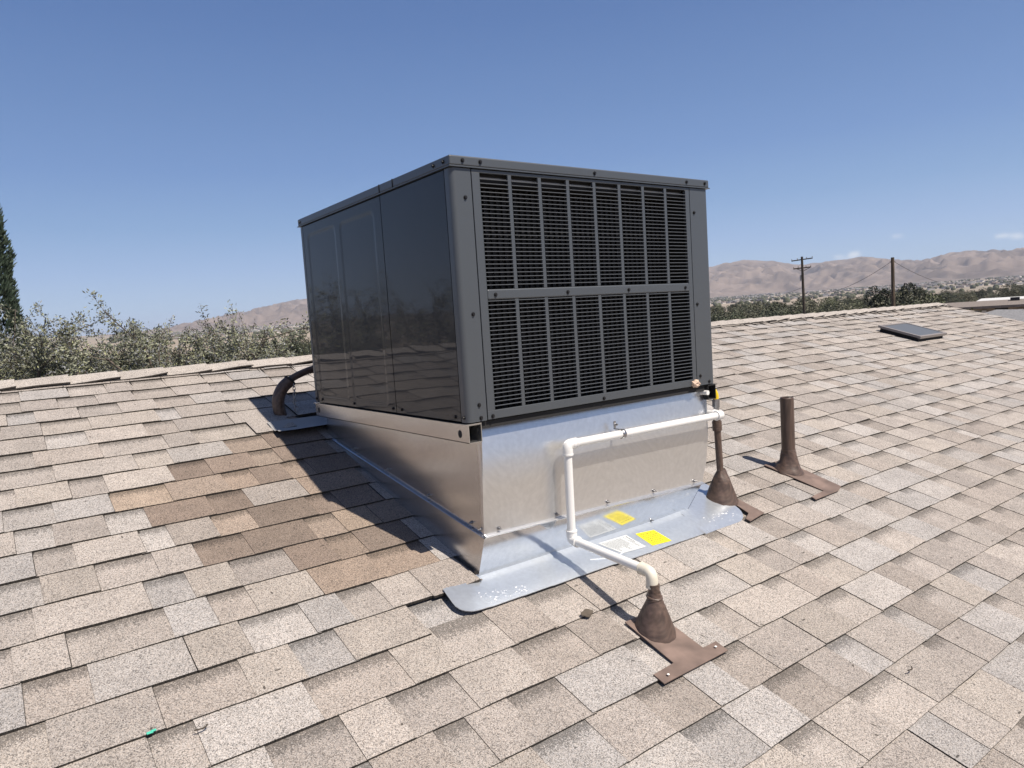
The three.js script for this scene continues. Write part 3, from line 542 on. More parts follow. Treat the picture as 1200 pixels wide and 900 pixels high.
  for (const [x, y] of [[0.126, 0.371], [0.41, 0.371], [0.687, 0.371], [0.982, 0.371]]) mk('screw', hex([x, y, 0.002], 'z'), M.screw, unit);
  for (const [x, y] of [[0.088, 0.012], [0.545, 0.012]]) mk('screw', hex([x, y, 0.0005], 'z'), M.screw, unit);
  for (const z of [-1.174, -1.11, -0.792, -0.472, -0.408, -0.068]) mk('screw', hex([0.0, 0.017, z], 'x'), M.screw, unit);
  mk('screw', hex([0.0, 0.017, -0.02], 'x'), M.screw, unit);
  for (const z of [-0.03, -0.085, -1.18]) mk('screw', hex([-0.004, 0.753, z], 'x'), M.screw, unit);
  // bottom: black gasket, base rails, blob of sealant
  mk('gasket', box(0.052, 1.083, -0.0215, -0.0005, -UD + 0.05, -0.010), M.black, unit);
  const railS = (x0, x1, flipX) => { // hollow rail, open at its end, with a lip along the top
    const t = 0.0022, L = [box(x0, x0 + t, -0.058, -0.004, -1.19, 0.002), box(x1 - t, x1, -0.058, -0.004, -1.19, 0.002), box(x0, x1, -0.058, -0.058 + t, -1.19, 0.0021), box(x0 + t, x1 - t, -0.0062, -0.004, -1.19, 0.0015), box(x0 - (flipX ? 0 : 0.009), x1 + (flipX ? 0.009 : 0), -0.0036, -0.0012, -1.19, 0.003)];
    return L;
  };
  const rl = mk('base_rail', railS(-0.002, 0.044, false), M.galvSide, unit);
  mk('rail_hole', new THREE.CylinderGeometry(0.0095, 0.0095, 0.0012, 20).rotateZ(Math.PI / 2).scale(1, 1.25, 1).translate(-0.0024, -0.033, -0.046), M.black, rl);
  mk('rail_hole', new THREE.CylinderGeometry(0.0095, 0.0095, 0.0012, 20).rotateZ(Math.PI / 2).scale(1, 1.25, 1).translate(-0.0024, -0.031, -1.155), M.black, rl);
  mk('rail_plug', [box(0.0003, 0.0417, -0.0555, -0.0065, -0.09, -0.08), box(0.006, 0.02, -0.0555, -0.03, -0.05, -0.03)], M.black, rl);
  const rr = mk('base_rail', railS(1.089, 1.135, true), M.black, unit);
  mk('rail_plug', box(1.0915, 1.1325, -0.0555, -0.0065, -0.09, -0.08), M.black, rr);
  const foam = new THREE.IcosahedronGeometry(0.017, 3); { const p = foam.attributes.position; for (let i = 0; i < p.count; i++) { const k = 1 + 0.6 * noise.noise(p.getX(i) * 110, p.getY(i) * 110, p.getZ(i) * 110); p.setXYZ(i, p.getX(i) * k * 1.15, p.getY(i) * k * 0.8, p.getZ(i) * k * 0.6); } foam.computeVertexNormals(); }
  mk('sealant', foam.translate(1.015, 0.013, 0.004), std({ color: C(0.5, 0.38, 0.30), roughness: 1 }), unit, { label: 'lump of tan foam sealant at the lower corner' });
  mk('pipe_stub', rod(V(1.085, -0.03, 0.004), V(1.085, -0.03, -0.05), 0.009), M.pvc, unit);
}

// ------------------------------------------------------------------ galvanised curb with flashing
const curb = thing('roof_curb', 'shiny galvanised sheet metal curb with flashing under the grey unit', 'roof curb', [0.5, roofY(0), 0]);
{
  const leftX = y => y > -0.345 ? mix(0.034, 0.050, smooth(-0.345, -0.02, y)) : mix(0.018, 0.033, smooth(-0.49, -0.345, y));
  const rightX = y => { const P = [[-0.50, 0.935], [-0.478, 0.955], [-0.43, 1.0], [-0.375, 1.042], [-0.30, 1.072], [-0.22, 1.087], [-0.163, 1.0905], [-0.08, 1.090], [-0.02, 1.089]]; let k = 0; while (k < P.length - 2 && y > P[k + 1][0]) k++; return mix(P[k][1], P[k + 1][1], clamp((y - P[k][0]) / (P[k + 1][0] - P[k][0]))); };
  const foldY = x => mix(-0.343, -0.372, clamp(x / 1.04));                       // along the front
  const foldL = z => mix(-0.344, -0.143, clamp(-z / 1.175));                     // along the left side
  // sheet metal bows a little between its fixings
  const bowF = (u, v) => -0.008 + 0.004 * Math.sin(Math.PI * v) * Math.sin(Math.PI * clamp(u)) - 0.072 * (1.15 - 0.35 * u) * Math.pow(Math.max(0, v - 0.40), 2) + 0.0012 * noise.noise(u * 5, v * 3, 2) ;
  const front = sheet(60, 30, (u, v) => { const yb = foldY(u), y = mix(yb, -0.0215, v), x = mix(leftX(y), rightX(y), u); return V(x, y, bowF(u, v)); }, p => [p.x / 0.7, p.y / 0.7]);
  const left = sheet(60, 20, (u, v) => { const z = mix(-1.19, -0.008, u), yb = foldL(z), y = mix(yb, -0.0215, v), s = Math.sin(Math.PI * v) * Math.sin(Math.PI * u); return V(mix(0.034, 0.050, v) - 0.004 * s + 0.0012 * noise.noise(z * 4, y * 4, 3), y, mix(z, z, v)); }, p => [p.z / 0.7, p.y / 0.7]);
  const rightS = sheet(30, 20, (u, v) => { const z = mix(-0.008, -1.19, u), y = mix(foldY(1) + u * 0.2, -0.0215, v); return V(rightX(y), y, z); }, p => [p.z / 0.7, p.y / 0.7]);
  const backS = sheet(4, 4, (u, v) => { const y = mix(-0.16, -0.0215, v); return V(mix(1.085, leftX(y), u), y, -1.19); }, p => [p.x / 0.7, p.y / 0.7]);
  for (const m of [M.galv, M.galvSide, M.galvBase, M.flash]) m.side = THREE.DoubleSide;
  const wall = mk('upper_wall', front, M.galv, curb, { label: 'bright front sheet of the curb' });
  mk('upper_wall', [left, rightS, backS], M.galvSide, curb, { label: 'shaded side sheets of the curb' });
  mk('corner_seam', [sheet(2, 24, (u, v) => { const y = mix(-0.343, -0.0215, v), x = leftX(y); return V(x - 0.0015 + u * (0.010 + 0.0012 * Math.sin(v * 150)), y, bowF(0, v) + 0.0016); }), sheet(1, 24, (u, v) => { const y = mix(-0.343, -0.0215, v), x = leftX(y); return V(x - 0.0015, y, bowF(0, v) + 0.0016 - 0.012 * u); })], M.galv, curb);
  // lower, roof-cut part
  const bf = sheet(50, 12, (u, v) => { const yt = foldY(u), x0 = mix(0.0195, leftX(yt), v), x1 = mix(0.975, rightX(yt), v), y = mix(-0.484, yt, v); return V(mix(x0, x1, u), y, mix(-0.038, -0.006, v) + 0.001 * Math.sin(Math.PI * u) * Math.sin(Math.PI * v)); }, p => [p.x / 0.7, p.y / 0.7]);
  const bl = sheet(50, 8, (u, v) => { const z = mix(-1.19, mix(-0.038, -0.006, v), u), yt = foldL(z), y = mix(roofY(z) - 0.004, yt, v); return V(mix(0.0195, 0.0335, v) + 0.0008 * noise.noise(z * 5, y * 5, 1), y, z); }, p => [p.z / 0.7, p.y / 0.7]);
  const br = sheet(20, 8, (u, v) => { const z = mix(mix(-0.038, -0.006, v), -1.19, u), y = mix(roofY(z) - 0.004, foldY(1) + u * 0.2, v); return V(mix(0.975, 1.042, v), y, z); }, p => [p.z / 0.7, p.y / 0.7]);
  mk('base_wall', bf, M.galvBase, curb, { label: 'mirror-like front of the lower curb' });
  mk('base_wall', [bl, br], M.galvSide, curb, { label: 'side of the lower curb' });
  // folded ledge between the two
  const ledge = (a, b, o, h = 0.006) => sheet(1, 3, (u, v) => { const p = a.clone().lerp(b, u), k = [[0, h * 0.6], [1, 0.0005], [1.02, -0.004], [0.1, -0.005]][Math.round(v * 3)]; return V(p.x + o.x * k[0], p.y + k[1], p.z + o.z * k[0]); });
  mk('ledge', ledge(V(0.030, -0.343, -0.008), V(1.043, -0.372, -0.008), V(0, 0, 0.012)), M.galv, curb);
  mk('ledge', ledge(V(0.0335, foldL(-1.19), -1.19), V(0.0335, foldL(0), 0.004), V(-0.010, 0, 0)), M.galvSide, curb);
  const zs = (x, y, z, ax) => { const g = merge([new THREE.CylinderGeometry(0.0034, 0.0036, 0.006, 6).translate(0, 0.004, 0), new THREE.CylinderGeometry(0.006, 0.006, 0.0014, 12).translate(0, 0.0007, 0), new THREE.CylinderGeometry(0.0014, 0.0014, 0.012, 6).translate(0, 0.008, 0)]); if (ax === 'z') g.rotateX(Math.PI / 2); else g.rotateZ(Math.PI / 2); return g.translate(x, y, z); };
  for (const x of [0.087, 0.315, 0.542, 0.772, 0.996]) mk('screw', zs(x, foldY(x) + 0.014, -0.0066, 'z'), M.zincscrew, curb);
  for (const z of [-0.075, -0.02, -0.33, -0.62, -0.9]) mk('screw', zs(0.0335, foldL(z) + 0.016, z, 'x'), M.zincscrew, curb);
  mk('screw', zs(0.78, roofY(-0.03) + 0.018, -0.034, 'z'), M.zincscrew, curb);
  // skirt flashing: front apron with rounded corners, then up the right side
  const outline = new THREE.Shape();
  outline.moveTo(-0.118, -0.020); outline.lineTo(-0.126, 0.050); outline.quadraticCurveTo(-0.124, 0.097, -0.075, 0.101); outline.lineTo(0.3, 0.106); outline.lineTo(0.7, 0.110); outline.lineTo(1.10, 0.108); outline.quadraticCurveTo(1.165, 0.105, 1.183, 0.04); outline.lineTo(1.232, -0.117); outline.lineTo(1.21, -1.22); outline.lineTo(0.93, -1.22); outline.lineTo(0.93, -0.046); outline.lineTo(0.006, -0.046); outline.lineTo(0.004, -0.020); outline.lineTo(-0.118, -0.020);
  const N = (x, z) => (z > -0.02 ? mix(mix(0.0065, 0.0165, Math.max(smooth(0.80, 1.04, x), smooth(0.03, -0.04, x))), 0.0150, smooth(-0.02, 0.1, z)) : mix(0.0065, 0.0165, Math.max(smooth(0.80, 1.04, x), smooth(0.03, -0.04, x)))) + 0.0036 * noise.noise(x * 5, z * 5, 4) * smooth(0, 0.06, z) + (x > 0.9 ? -0.007 * smooth(0.055, 0.11, z) : 0) + (x < -0.02 ? 0.004 * smooth(-0.02, -0.11, x) : 0) + 0.0045 * smooth(-0.016, -0.036, z) * (x < 0.97 && z > -0.05 && x > 0 ? 1 : 0);
  // grid clipped to the outline
  const pts = outline.getPoints(10), inside = (x, z) => { let c = false; for (let i = 0, j = pts.length - 1; i < pts.length; j = i++) { const a = pts[i], b = pts[j]; if ((a.y > z) !== (b.y > z) && x < (b.x - a.x) * (z - a.y) / (b.y - a.y) + a.x) c = !c; } return c; };
  const zlo = x => { let lo = -1.22, hi = 0.12; for (let z = 0.115; z > -1.3; z -= 0.0015) if (inside(x, z)) { hi = z; break; } for (let z = hi; z > -1.3; z -= 0.004) if (!inside(x, z)) { lo = z; break; } return [lo, hi]; };
  const cols = []; for (let k = 0; k <= 110; k++) { const x = k < 14 ? mix(-0.1255, -0.06, k / 14) : mix(-0.06, 0.9299, (k - 14) / 96); cols.push([x, ...zlo(x)]); }
  const strip = (cols, nv, th) => sheet(cols.length - 1, nv, (u, v) => { const [x, lo, hi] = cols[Math.round(u * (cols.length - 1))], z = mix(hi, lo, v); return RP(x, vOf(z), N(x, z) + th); }, (p) => [p.x / 0.6, p.z / 0.6]);
  const cols2 = []; for (let k = 0; k <= 40; k++) { const x = k < 20 ? mix(0.9301, 1.10, k / 20) : mix(1.10, 1.2315, (k - 20) / 20); cols2.push([x, Math.max(-1.22, zlo(x)[0]), zlo(x)[1]]); }
  const hem = c => sheet(c.length - 1, 1, (u, v) => { const [x, lo, hi] = c[Math.round(u * (c.length - 1))]; return RP(x, vOf(hi), N(x, hi) - 0.0022 * v); });
  const fl = mk('flashing', [strip(cols, 16, 0), strip(cols2, 60, 0), hem(cols), hem(cols2)], M.flash, curb, { label: 'bluish galvanised apron flashing on the shingles' });
  // left side and rear flashing in the shade
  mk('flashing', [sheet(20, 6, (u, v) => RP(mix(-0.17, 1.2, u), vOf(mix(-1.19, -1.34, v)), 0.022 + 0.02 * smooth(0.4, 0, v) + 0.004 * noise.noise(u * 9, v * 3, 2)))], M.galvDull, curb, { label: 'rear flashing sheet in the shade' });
  // stickers with lines of small print
  const paper = (w, h, bg, seed, style) => { const cv = document.createElement('canvas'); cv.width = w; cv.height = h; const c = cv.getContext('2d'), R = rng(seed); c.fillStyle = bg; c.fillRect(0, 0, w, h); c.fillStyle = '#111';
    if (style === 'white') { // heading along one edge, then grey lines of print
      for (let k = 0; k < 3; k++) { let x = w - 22 - k * 13, y = 12; c.globalAlpha = 0.85; while (y < h - 20) { const l = 6 + 14 * R(); if (k === 1 ? y > h * 0.3 : y < h * 0.45 || k === 2) c.fillRect(x, y, k === 0 ? 7 : 4, l); y += l + 4; } }
      c.globalAlpha = 0.62; for (let x = 14; x < w - 70; x += 11) { let y = 12; const e = h * (0.55 + 0.4 * R()); while (y < e) { const l = 3 + 9 * R(); c.fillRect(x, y, 5, l); y += l + 3; } }
    } else { c.globalAlpha = 0.72; for (let y = 20; y < h - 16; y += 20) { let x = 12 + 12 * R(); const e = w - 16 - 30 * R(); while (x < e) { const l = 5 + 14 * R(); c.fillRect(x, y + 4 * (R() - 0.5), l, 7); x += l + 5; } } }
    const t = new THREE.CanvasTexture(cv); t.colorSpace = THREE.SRGBColorSpace; t.anisotropy = 8; return t; };
  const stick = (q, tex, lab) => { // q: four [x, z] corners in order (u0v0, u1v0, u1v1, u0v1)
    const g = sheet(8, 8, (u, v) => { const a = [0, 1].map(k => mix(mix(q[0][k], q[1][k], u), mix(q[3][k], q[2][k], u), v)); return RP(a[0], vOf(a[1]), N(...a) + 0.0009); }, (p, u, v) => [u, v]);
    mk('sticker', g, std({ map: tex, roughness: 0.6, side: THREE.DoubleSide }), fl, { label: lab });
  };
  stick([[0.519, 0.071], [0.627, 0.078], [0.629, -0.015], [0.497, -0.018]], paper(256, 150, '#b4b8ba', 5, 'white'), 'white printed sticker');
  stick([[0.653, 0.083], [0.739, 0.092], [0.747, 0.006], [0.665, -0.005]], paper(150, 150, '#dccb12', 6, 'yellow'), 'yellow printed sticker');
  // smears of pale sealant on the apron
  const R = rng(31), sm = []; for (let k = 0; k < 70; k++) { const x = k < 34 ? -0.04 + 0.16 * R() : 0.98 + 0.17 * R(), z = 0.035 + 0.055 * R(), s = 0.0012 + 0.0024 * R() * R(); const p = RP(x, vOf(z), N(x, z) + 0.0004); sm.push(new THREE.SphereGeometry(s, 6, 4).scale(1.6, 0.35, 1).translate(p.x, p.y, p.z)); }
  mk('sealant_specks', sm, std({ color: C(0.75, 0.76, 0.77), roughness: 0.8 }), fl, { kind: 'stuff' });
  { const arcp = []; for (let k = 0; k <= 12; k++) { const t = k / 12, x = mix(0.395, 0.56, t), z = 0.05 + 0.03 * Math.sin(t * 2.6) - 0.01 * t, p = RP(x, vOf(z), N(x, z) + 0.0008); arcp.push(p); } mk('scratch', new THREE.TubeGeometry(new THREE.CatmullRomCurve3(arcp), 24, 0.0011, 5), std({ color: C(0.7, 0.74, 0.78), roughness: 0.7 }), fl); }
}

// ------------------------------------------------------------------ pipes
function boot(cx, cz, profile, seed, lump) { // lathe whose foot follows the slope; profile [radius, height] from the foot up
  const g = new THREE.LatheGeometry(profile.map(([r, h]) => new THREE.Vector2(r, h)), 28), p = g.attributes.position, H = profile[profile.length - 1][1], y0 = roofY(cz) + 0.014;
  for (let i = 0; i < p.count; i++) { let x = p.getX(i), y = p.getY(i), z = p.getZ(i); const w = 1 - smooth(0, H, y), k = 1 + lump * noise.noise(x * 38 + seed, y * 45, z * 38); x *= k; z *= k; p.setXYZ(i, cx + x, y0 + y - SL * z * w, cz + z); }
  g.computeVertexNormals(); return g;
}
const flange = (pts, n = 0.016, th = 0.0025) => { // flat plate on the slope from [x, z] points
  const s = new THREE.Shape(); pts.forEach(([x, z], i) => i ? s.lineTo(x, -vOf(z)) : s.moveTo(x, -vOf(z)));
  const g = slab(s, th, 0.0006), p = g.attributes.position; for (let i = 0; i < p.count; i++) { const q = RP(p.getX(i), -p.getY(i), n + p.getZ(i) + und(p.getX(i), -p.getY(i))); p.setXYZ(i, q.x, q.y, q.z); } g.computeVertexNormals(); return g;
};
M.brown.side = THREE.DoubleSide;
{ // drain boot in front
  const cx = 0.318, cz = 0.398, t = thing('drain_pipe_boot', 'brown metal roof boot receiving the white drain pipe', 'pipe boot', [cx, roofY(cz), cz]);
  mk('flange', flange([[0.176, 0.547], [0.433, 0.546], [0.434, 0.507], [0.378, 0.507], [0.376, 0.33], [0.262, 0.33], [0.257, 0.508], [0.176, 0.512]], 0.0125), M.brownLight, t);
  mk('cone', boot(cx, cz, [[0.060, -0.006], [0.055, 0.008], [0.046, 0.03], [0.034, 0.062], [0.024, 0.085], [0.0195, 0.095], [0.018, 0.108], [0.0172, 0.112]], 3, 0.10), M.brown, t);
  mk('stub_pipe', rod(V(cx, roofY(cz) + 0.05, cz), V(cx, roofY(cz) + 0.148, cz), 0.0163), M.brown, t);
  mk('seal_collar', [new THREE.TorusGeometry(0.019, 0.0045, 8, 20).rotateX(Math.PI / 2 + 0.2).translate(cx, roofY(cz) + 0.112, cz), new THREE.TorusGeometry(0.0215, 0.003, 8, 20).rotateX(Math.PI / 2 - 0.3).translate(cx, roofY(cz) + 0.102, cz)], M.brown, t);
  mk('nail_head', [[0.205, 0.533], [0.408, 0.524]].map(([x, z]) => { const p = RP(x, vOf(z), 0.0205); return new THREE.SphereGeometry(0.004, 8, 5).scale(1, 0.5, 1).translate(p.x, p.y, p.z); }), std({ color: C(0.75, 0.72, 0.68), roughness: 0.8 }), t);
}
{ // plain vent stack
  const cx = 1.728, cz = -0.075, t = thing('vent_pipe', 'brown vent pipe standing alone on the right of the curb', 'vent pipe', [cx, roofY(cz), cz]);
  const y0 = roofY(cz), top = y0 + 0.345, ro = 0.0292;
  mk('pipe', new THREE.LatheGeometry([[ro, -0.02], [ro, 0.338], [ro - 0.002, 0.345], [ro - 0.006, 0.345], [ro - 0.006, 0.2], [0.0001, 0.19]].map(a => new THREE.Vector2(...a)), 28).translate(cx, y0, cz), M.brown, t);
  mk('collar', boot(cx, cz, [[0.068, -0.008], [0.062, 0.006], [0.05, 0.022], [0.040, 0.042], [0.0335, 0.075], [0.0305, 0.092], [0.0295, 0.098]], 8, 0.16), M.brown, t);
  mk('flange', flange([[1.66, -0.16], [1.80, -0.16], [1.80, 0.121], [1.745, 0.139], [1.565, 0.142], [1.572, 0.120], [1.679, 0.112]], 0.0125), M.brownLight, t);
}
{ // gas riser with its yellow connector
  const cx = 1.19, cz = -0.030, y0 = roofY(cz), t = thing('gas_pipe', 'thin brown gas riser with yellow elbow at the right curb corner', 'gas pipe', [cx, y0, cz]);
  const tx = 1.176;
  mk('riser', rod(V(cx, y0, cz), V(tx, y0 + 0.30, cz), 0.0135), M.brown, t);
  mk('cone', boot(cx, cz, [[0.068, -0.012], [0.060, 0.006], [0.047, 0.035], [0.038, 0.07], [0.032, 0.088], [0.026, 0.096], [0.0165, 0.118], [0.0148, 0.122]], 5, 0.24), M.brown, t);
  mk('flange', flange([[1.20, -0.10], [1.247, -0.06], [1.247, 0.116], [1.135, 0.132], [1.135, 0.112], [1.185, 0.09], [1.20, 0.0]], 0.0125), M.brownLight, t);
  const u0 = y0 + 0.30;
  mk('union', [rod(V(tx, u0 - 0.008, cz), V(tx - 0.001, u0 + 0.03, cz), 0.0185, 0.0185, 8), new THREE.SphereGeometry(0.0185, 14, 10).translate(tx - 0.001, u0 + 0.046, cz), rod(V(tx - 0.001, u0 + 0.03, cz), V(tx - 0.001, u0 + 0.062, cz), 0.015)], M.brown, t);
  mk('nipple', [rod(V(tx - 0.001, u0 + 0.055, cz), V(tx - 0.002, u0 + 0.135, cz), 0.011, 0.011), rod(V(tx - 0.002, u0 + 0.086, cz), V(tx - 0.002, u0 + 0.115, cz), 0.0155, 0.0155, 6)], M.zincscrew, t);
  mk('connector', tube([V(tx - 0.002, u0 + 0.118, cz), V(tx - 0.003, u0 + 0.135, cz), V(tx - 0.012, u0 + 0.153, cz - 0.004), V(tx - 0.030, u0 + 0.160, cz - 0.02), V(1.13, u0 + 0.165, cz - 0.06)], 0.0115, 24, 12), M.yellow, t, { label: 'yellow coated gas connector' });
}
{ // white drain pipe over the curb front
  const r = 0.0134, rs = 0.0172, zr = 0.038, xv = 0.340, xr = 1.117, yl = -0.1095, yr = -0.1165, yb = -0.417, zb = 0.392, xe = 0.318;
  const t = thing('drain_pipe', 'white plastic drain pipe running along the curb and down to the roof', 'pipe', [xv, yb, zr]);
  mk('pipe', rod(V(xv, yl, zr), V(xr, yr, zr), r), M.pvc, t); mk('pipe', rod(V(xv, yl, zr), V(xv - 0.004, yb, zr), r), M.pvc, t); mk('pipe', rod(V(xv - 0.004, yb, zr), V(xe, yb - 0.014, zb), r), M.pvc, t);
  mk('pipe', rod(V(xr, yr, zr), V(xr, yr + 0.012, -0.6), r), M.pvc, t);
  const elbow = (c, a, b, l = 0.034) => { // socket elbow at c towards unit dirs a and b
    const pa = c.clone().addScaledVector(a, l), pb = c.clone().addScaledVector(b, l), qa = c.clone().addScaledVector(a, l * 0.45), qb = c.clone().addScaledVector(b, l * 0.45);
    const mid = new THREE.QuadraticBezierCurve3(qa, c, qb);
    return [rod(qa, pa, rs), rod(qb, pb, rs), new THREE.TubeGeometry(mid, 10, rs - 0.0005, 16), rod(pa.clone().addScaledVector(a, -0.004), pa.clone().addScaledVector(a, 0.0005), rs + 0.0012), rod(pb.clone().addScaledVector(b, -0.004), pb.clone().addScaledVector(b, 0.0005), rs + 0.0012)];
  };
  const dn = V(-0.004, yb - yl, 0).normalize(), fw = V(xe - xv + 0.004, -0.014, zb - zr).normalize();
  mk('elbow', elbow(V(xv, yl, zr), V(1, (yr - yl) / 0.78, 0).normalize(), dn), M.pvc, t);
  mk('elbow', elbow(V(xr, yr, zr), V(-1, 0, 0), V(0, 0.02, -1).normalize()), M.pvc, t);
  mk('elbow', elbow(V(xv - 0.004, yb, zr), dn.clone().negate(), fw, 0.03), M.pvc, t);
  mk('elbow', elbow(V(xe, yb - 0.014, zb), fw.clone().negate(), V(0, -1, 0), 0.042), M.pvcOld, t, { label: 'slightly yellowed lower elbow' });
  mk('strap', [new THREE.TorusGeometry(r + 0.0012, 0.0026, 6, 24).rotateY(Math.PI / 2).scale(3.2, 1, 1).translate(0.584, -0.1115, zr), box(0.579, 0.589, -0.097, -0.071, 0.004, 0.0055), box(0.579, 0.589, -0.0985, -0.0955, 0.004, zr)], M.zincscrew, t);
  mk('screw', rod(V(0.584, -0.082, 0.004), V(0.584, -0.082, 0.018), 0.0045, 0.003, 6), M.zincscrew, t);
}
{ // bent brown conduit behind the unit
  const cx = -0.075, cz = -1.43, y0 = roofY(cz), t = thing('bent_conduit', 'brown bent conduit rising from the roof behind the left of the unit', 'conduit', [cx, y0, cz]);
  mk('pipe', tube([V(cx, y0, cz), V(cx - 0.008, y0 + 0.05, cz), V(cx + 0.003, y0 + 0.11, cz), V(cx + 0.04, y0 + 0.15, cz), V(cx + 0.095, y0 + 0.178, cz), V(cx + 0.17, y0 + 0.20, cz), V(cx + 0.3, y0 + 0.23, cz + 0.03), V(0.4, y0 + 0.25, -1.22)], 0.0155, 50, 14), M.brown, t);
  mk('boot', tube([V(cx + 0.004, y0 - 0.02, cz), V(cx - 0.006, y0 + 0.04, cz), V(cx - 0.003, y0 + 0.085, cz), V(cx + 0.02, y0 + 0.128, cz), V(cx + 0.055, y0 + 0.155, cz)], 0.027, 30, 16), M.brown, t);
  mk('collar', new THREE.TorusGeometry(0.024, 0.006, 8, 20).rotateY(Math.PI / 2).rotateZ(0.75).translate(cx + 0.055, y0 + 0.156, cz), M.black, t);
  mk('strap', Array.from({ length: 9 }, (_, k) => new THREE.TorusGeometry(0.0075, 0.0022, 6, 12).rotateY(k % 2 ? 0 : 1.57).scale(0.8, 1.25, 0.8).translate(cx + 0.062 + 0.002 * Math.sin(k), y0 + 0.135 - k * 0.0145, cz + 0.02)), M.zincscrew, t);
}
{ // skylight far right
  const t = thing('roof_skylight', 'flat dark framed skylight near the ridge on the right', 'skylight', [5.85, roofY(-1.37), -1.37]);
  const sb = (x0, x1, z0, z1, n0, n1) => { const g = box(x0, x1, n0, n1, vOf(z0), vOf(z1)), p = g.attributes.position; for (let i = 0; i < p.count; i++) { const q = RP(p.getX(i), p.getZ(i), p.getY(i)); p.setXYZ(i, q.x, q.y, q.z); } g.computeVertexNormals(); return prep(g).index ? g : (g2 => { g2.computeVertexNormals(); return g2; })(prep(g)); };
  const x0 = 5.53, x1 = 6.06, z0 = -1.56, z1 = -1.19;
  mk('curb', sb(x0 + 0.02, x1 - 0.02, z0 + 0.015, z1 - 0.02, -0.01, 0.046), M.black, t);
  mk('frame', [sb(x0, x1, z0, z0 + 0.02, 0.042, 0.062), sb(x0, x1, z1 - 0.025, z1, 0.038, 0.060), sb(x0, x0 + 0.03, z0 + 0.02, z1 - 0.025, 0.041, 0.061), sb(x1 - 0.03, x1, z0 + 0.02, z1 - 0.025, 0.041, 0.061)], std({ color: C(0.20, 0.18, 0.17), roughness: 0.5 }), t);
  mk('pane', sb(x0 + 0.03, x1 - 0.03, z0 + 0.02, z1 - 0.025, 0.044, 0.057), phy({ color: C(0.085, 0.095, 0.11), roughness: 0.55 }), t);
}
// loose bits on the shingles
{
  const bit = (name, label, cat, g, mat, x, z, n = 0.0165) => { const p = RP(x, vOf(z), n), o = new THREE.Mesh(g, mat); o.name = numbered(name); o.position.copy(p); o.rotation.x = Math.atan(SL); o.castShadow = o.receiveShadow = true; scene.add(o); tag(o, label, cat); };
  const chip = new THREE.IcosahedronGeometry(0.019, 2); { const p = chip.attributes.position; for (let i = 0; i < p.count; i++) { const k = 1 + 0.5 * noise.noise(p.getX(i) * 70, p.getY(i) * 70, p.getZ(i) * 70); p.setXYZ(i, p.getX(i) * k * 1.05, p.getY(i) * k * 0.28, p.getZ(i) * k * 0.7); } chip.computeVertexNormals(); }
  bit('asphalt_chip', 'dark flat chip of asphalt between apron and brown boot', 'debris', chip, std({ color: C(0.085, 0.07, 0.055), roughness: 1 }), 0.19, 0.253, 0.019);
  bit('plastic_scrap', 'tiny green plastic scrap on the shingles at the lower left', 'debris', merge([rbox(-0.009, 0.004, 0, 0.003, -0.003, 0.003, 0.001), rbox(0.0, 0.010, 0.001, 0.004, -0.004, 0.001, 0.001)]), std({ color: C(0.05, 0.42, 0.30), roughness: 0.5 }), -0.911, 0.119);
  const tw = new THREE.TubeGeometry(new THREE.CatmullRomCurve3([V(-0.014, 0.002, 0), V(-0.004, 0.004, 0.004), V(0.006, 0.003, 0.003), V(0.013, 0.003, -0.003)]), 10, 0.0016, 6);
  bit('twig', 'small dark curled twig at the lower left near the green scrap', 'debris', tw, std({ color: C(0.05, 0.04, 0.03), roughness: 1 }), -0.822, 0.156);
  bit('twig', 'small dark curled twig on the shingles at the lower right', 'debris', tw, std({ color: C(0.05, 0.04, 0.03), roughness: 1 }), 0.829, 0.841);
}

// ------------------------------------------------------------------ neighbours on the right
function at(az, r, el) { const [x, z] = polar(az, r); return V(x, CAM.y + r * Math.tan(el * D2R), z); }
function gable(g, cx, cz, ang, L, Wd, yE, yR, over, roofMat, wallMat, extra) { // long axis along local x
  const mt = new THREE.Matrix4().makeRotationY(ang).setPosition(cx, 0, cz), h = Wd / 2;
  const wall = [box(-L / 2, L / 2, GY, yE - 0.02, -h, h)].map(q => q.applyMatrix4(mt));
  const s = new THREE.Shape(); const o = h + over, yo = yE - (yR - yE) / h * over; s.moveTo(-o, yo); s.lineTo(0, yR); s.lineTo(o, yo); s.lineTo(o, yo - 0.16); s.lineTo(-o, yo - 0.16);
  const rf = new THREE.ExtrudeGeometry(s, { depth: L + 2 * over, bevelEnabled: false }).rotateY(Math.PI / 2).translate(-L / 2 - over, 0, 0).applyMatrix4(mt);
  mk('wall', wall, wallMat, g); const r = mk('roof', rf, roofMat, g);
  return { r, mt };
}
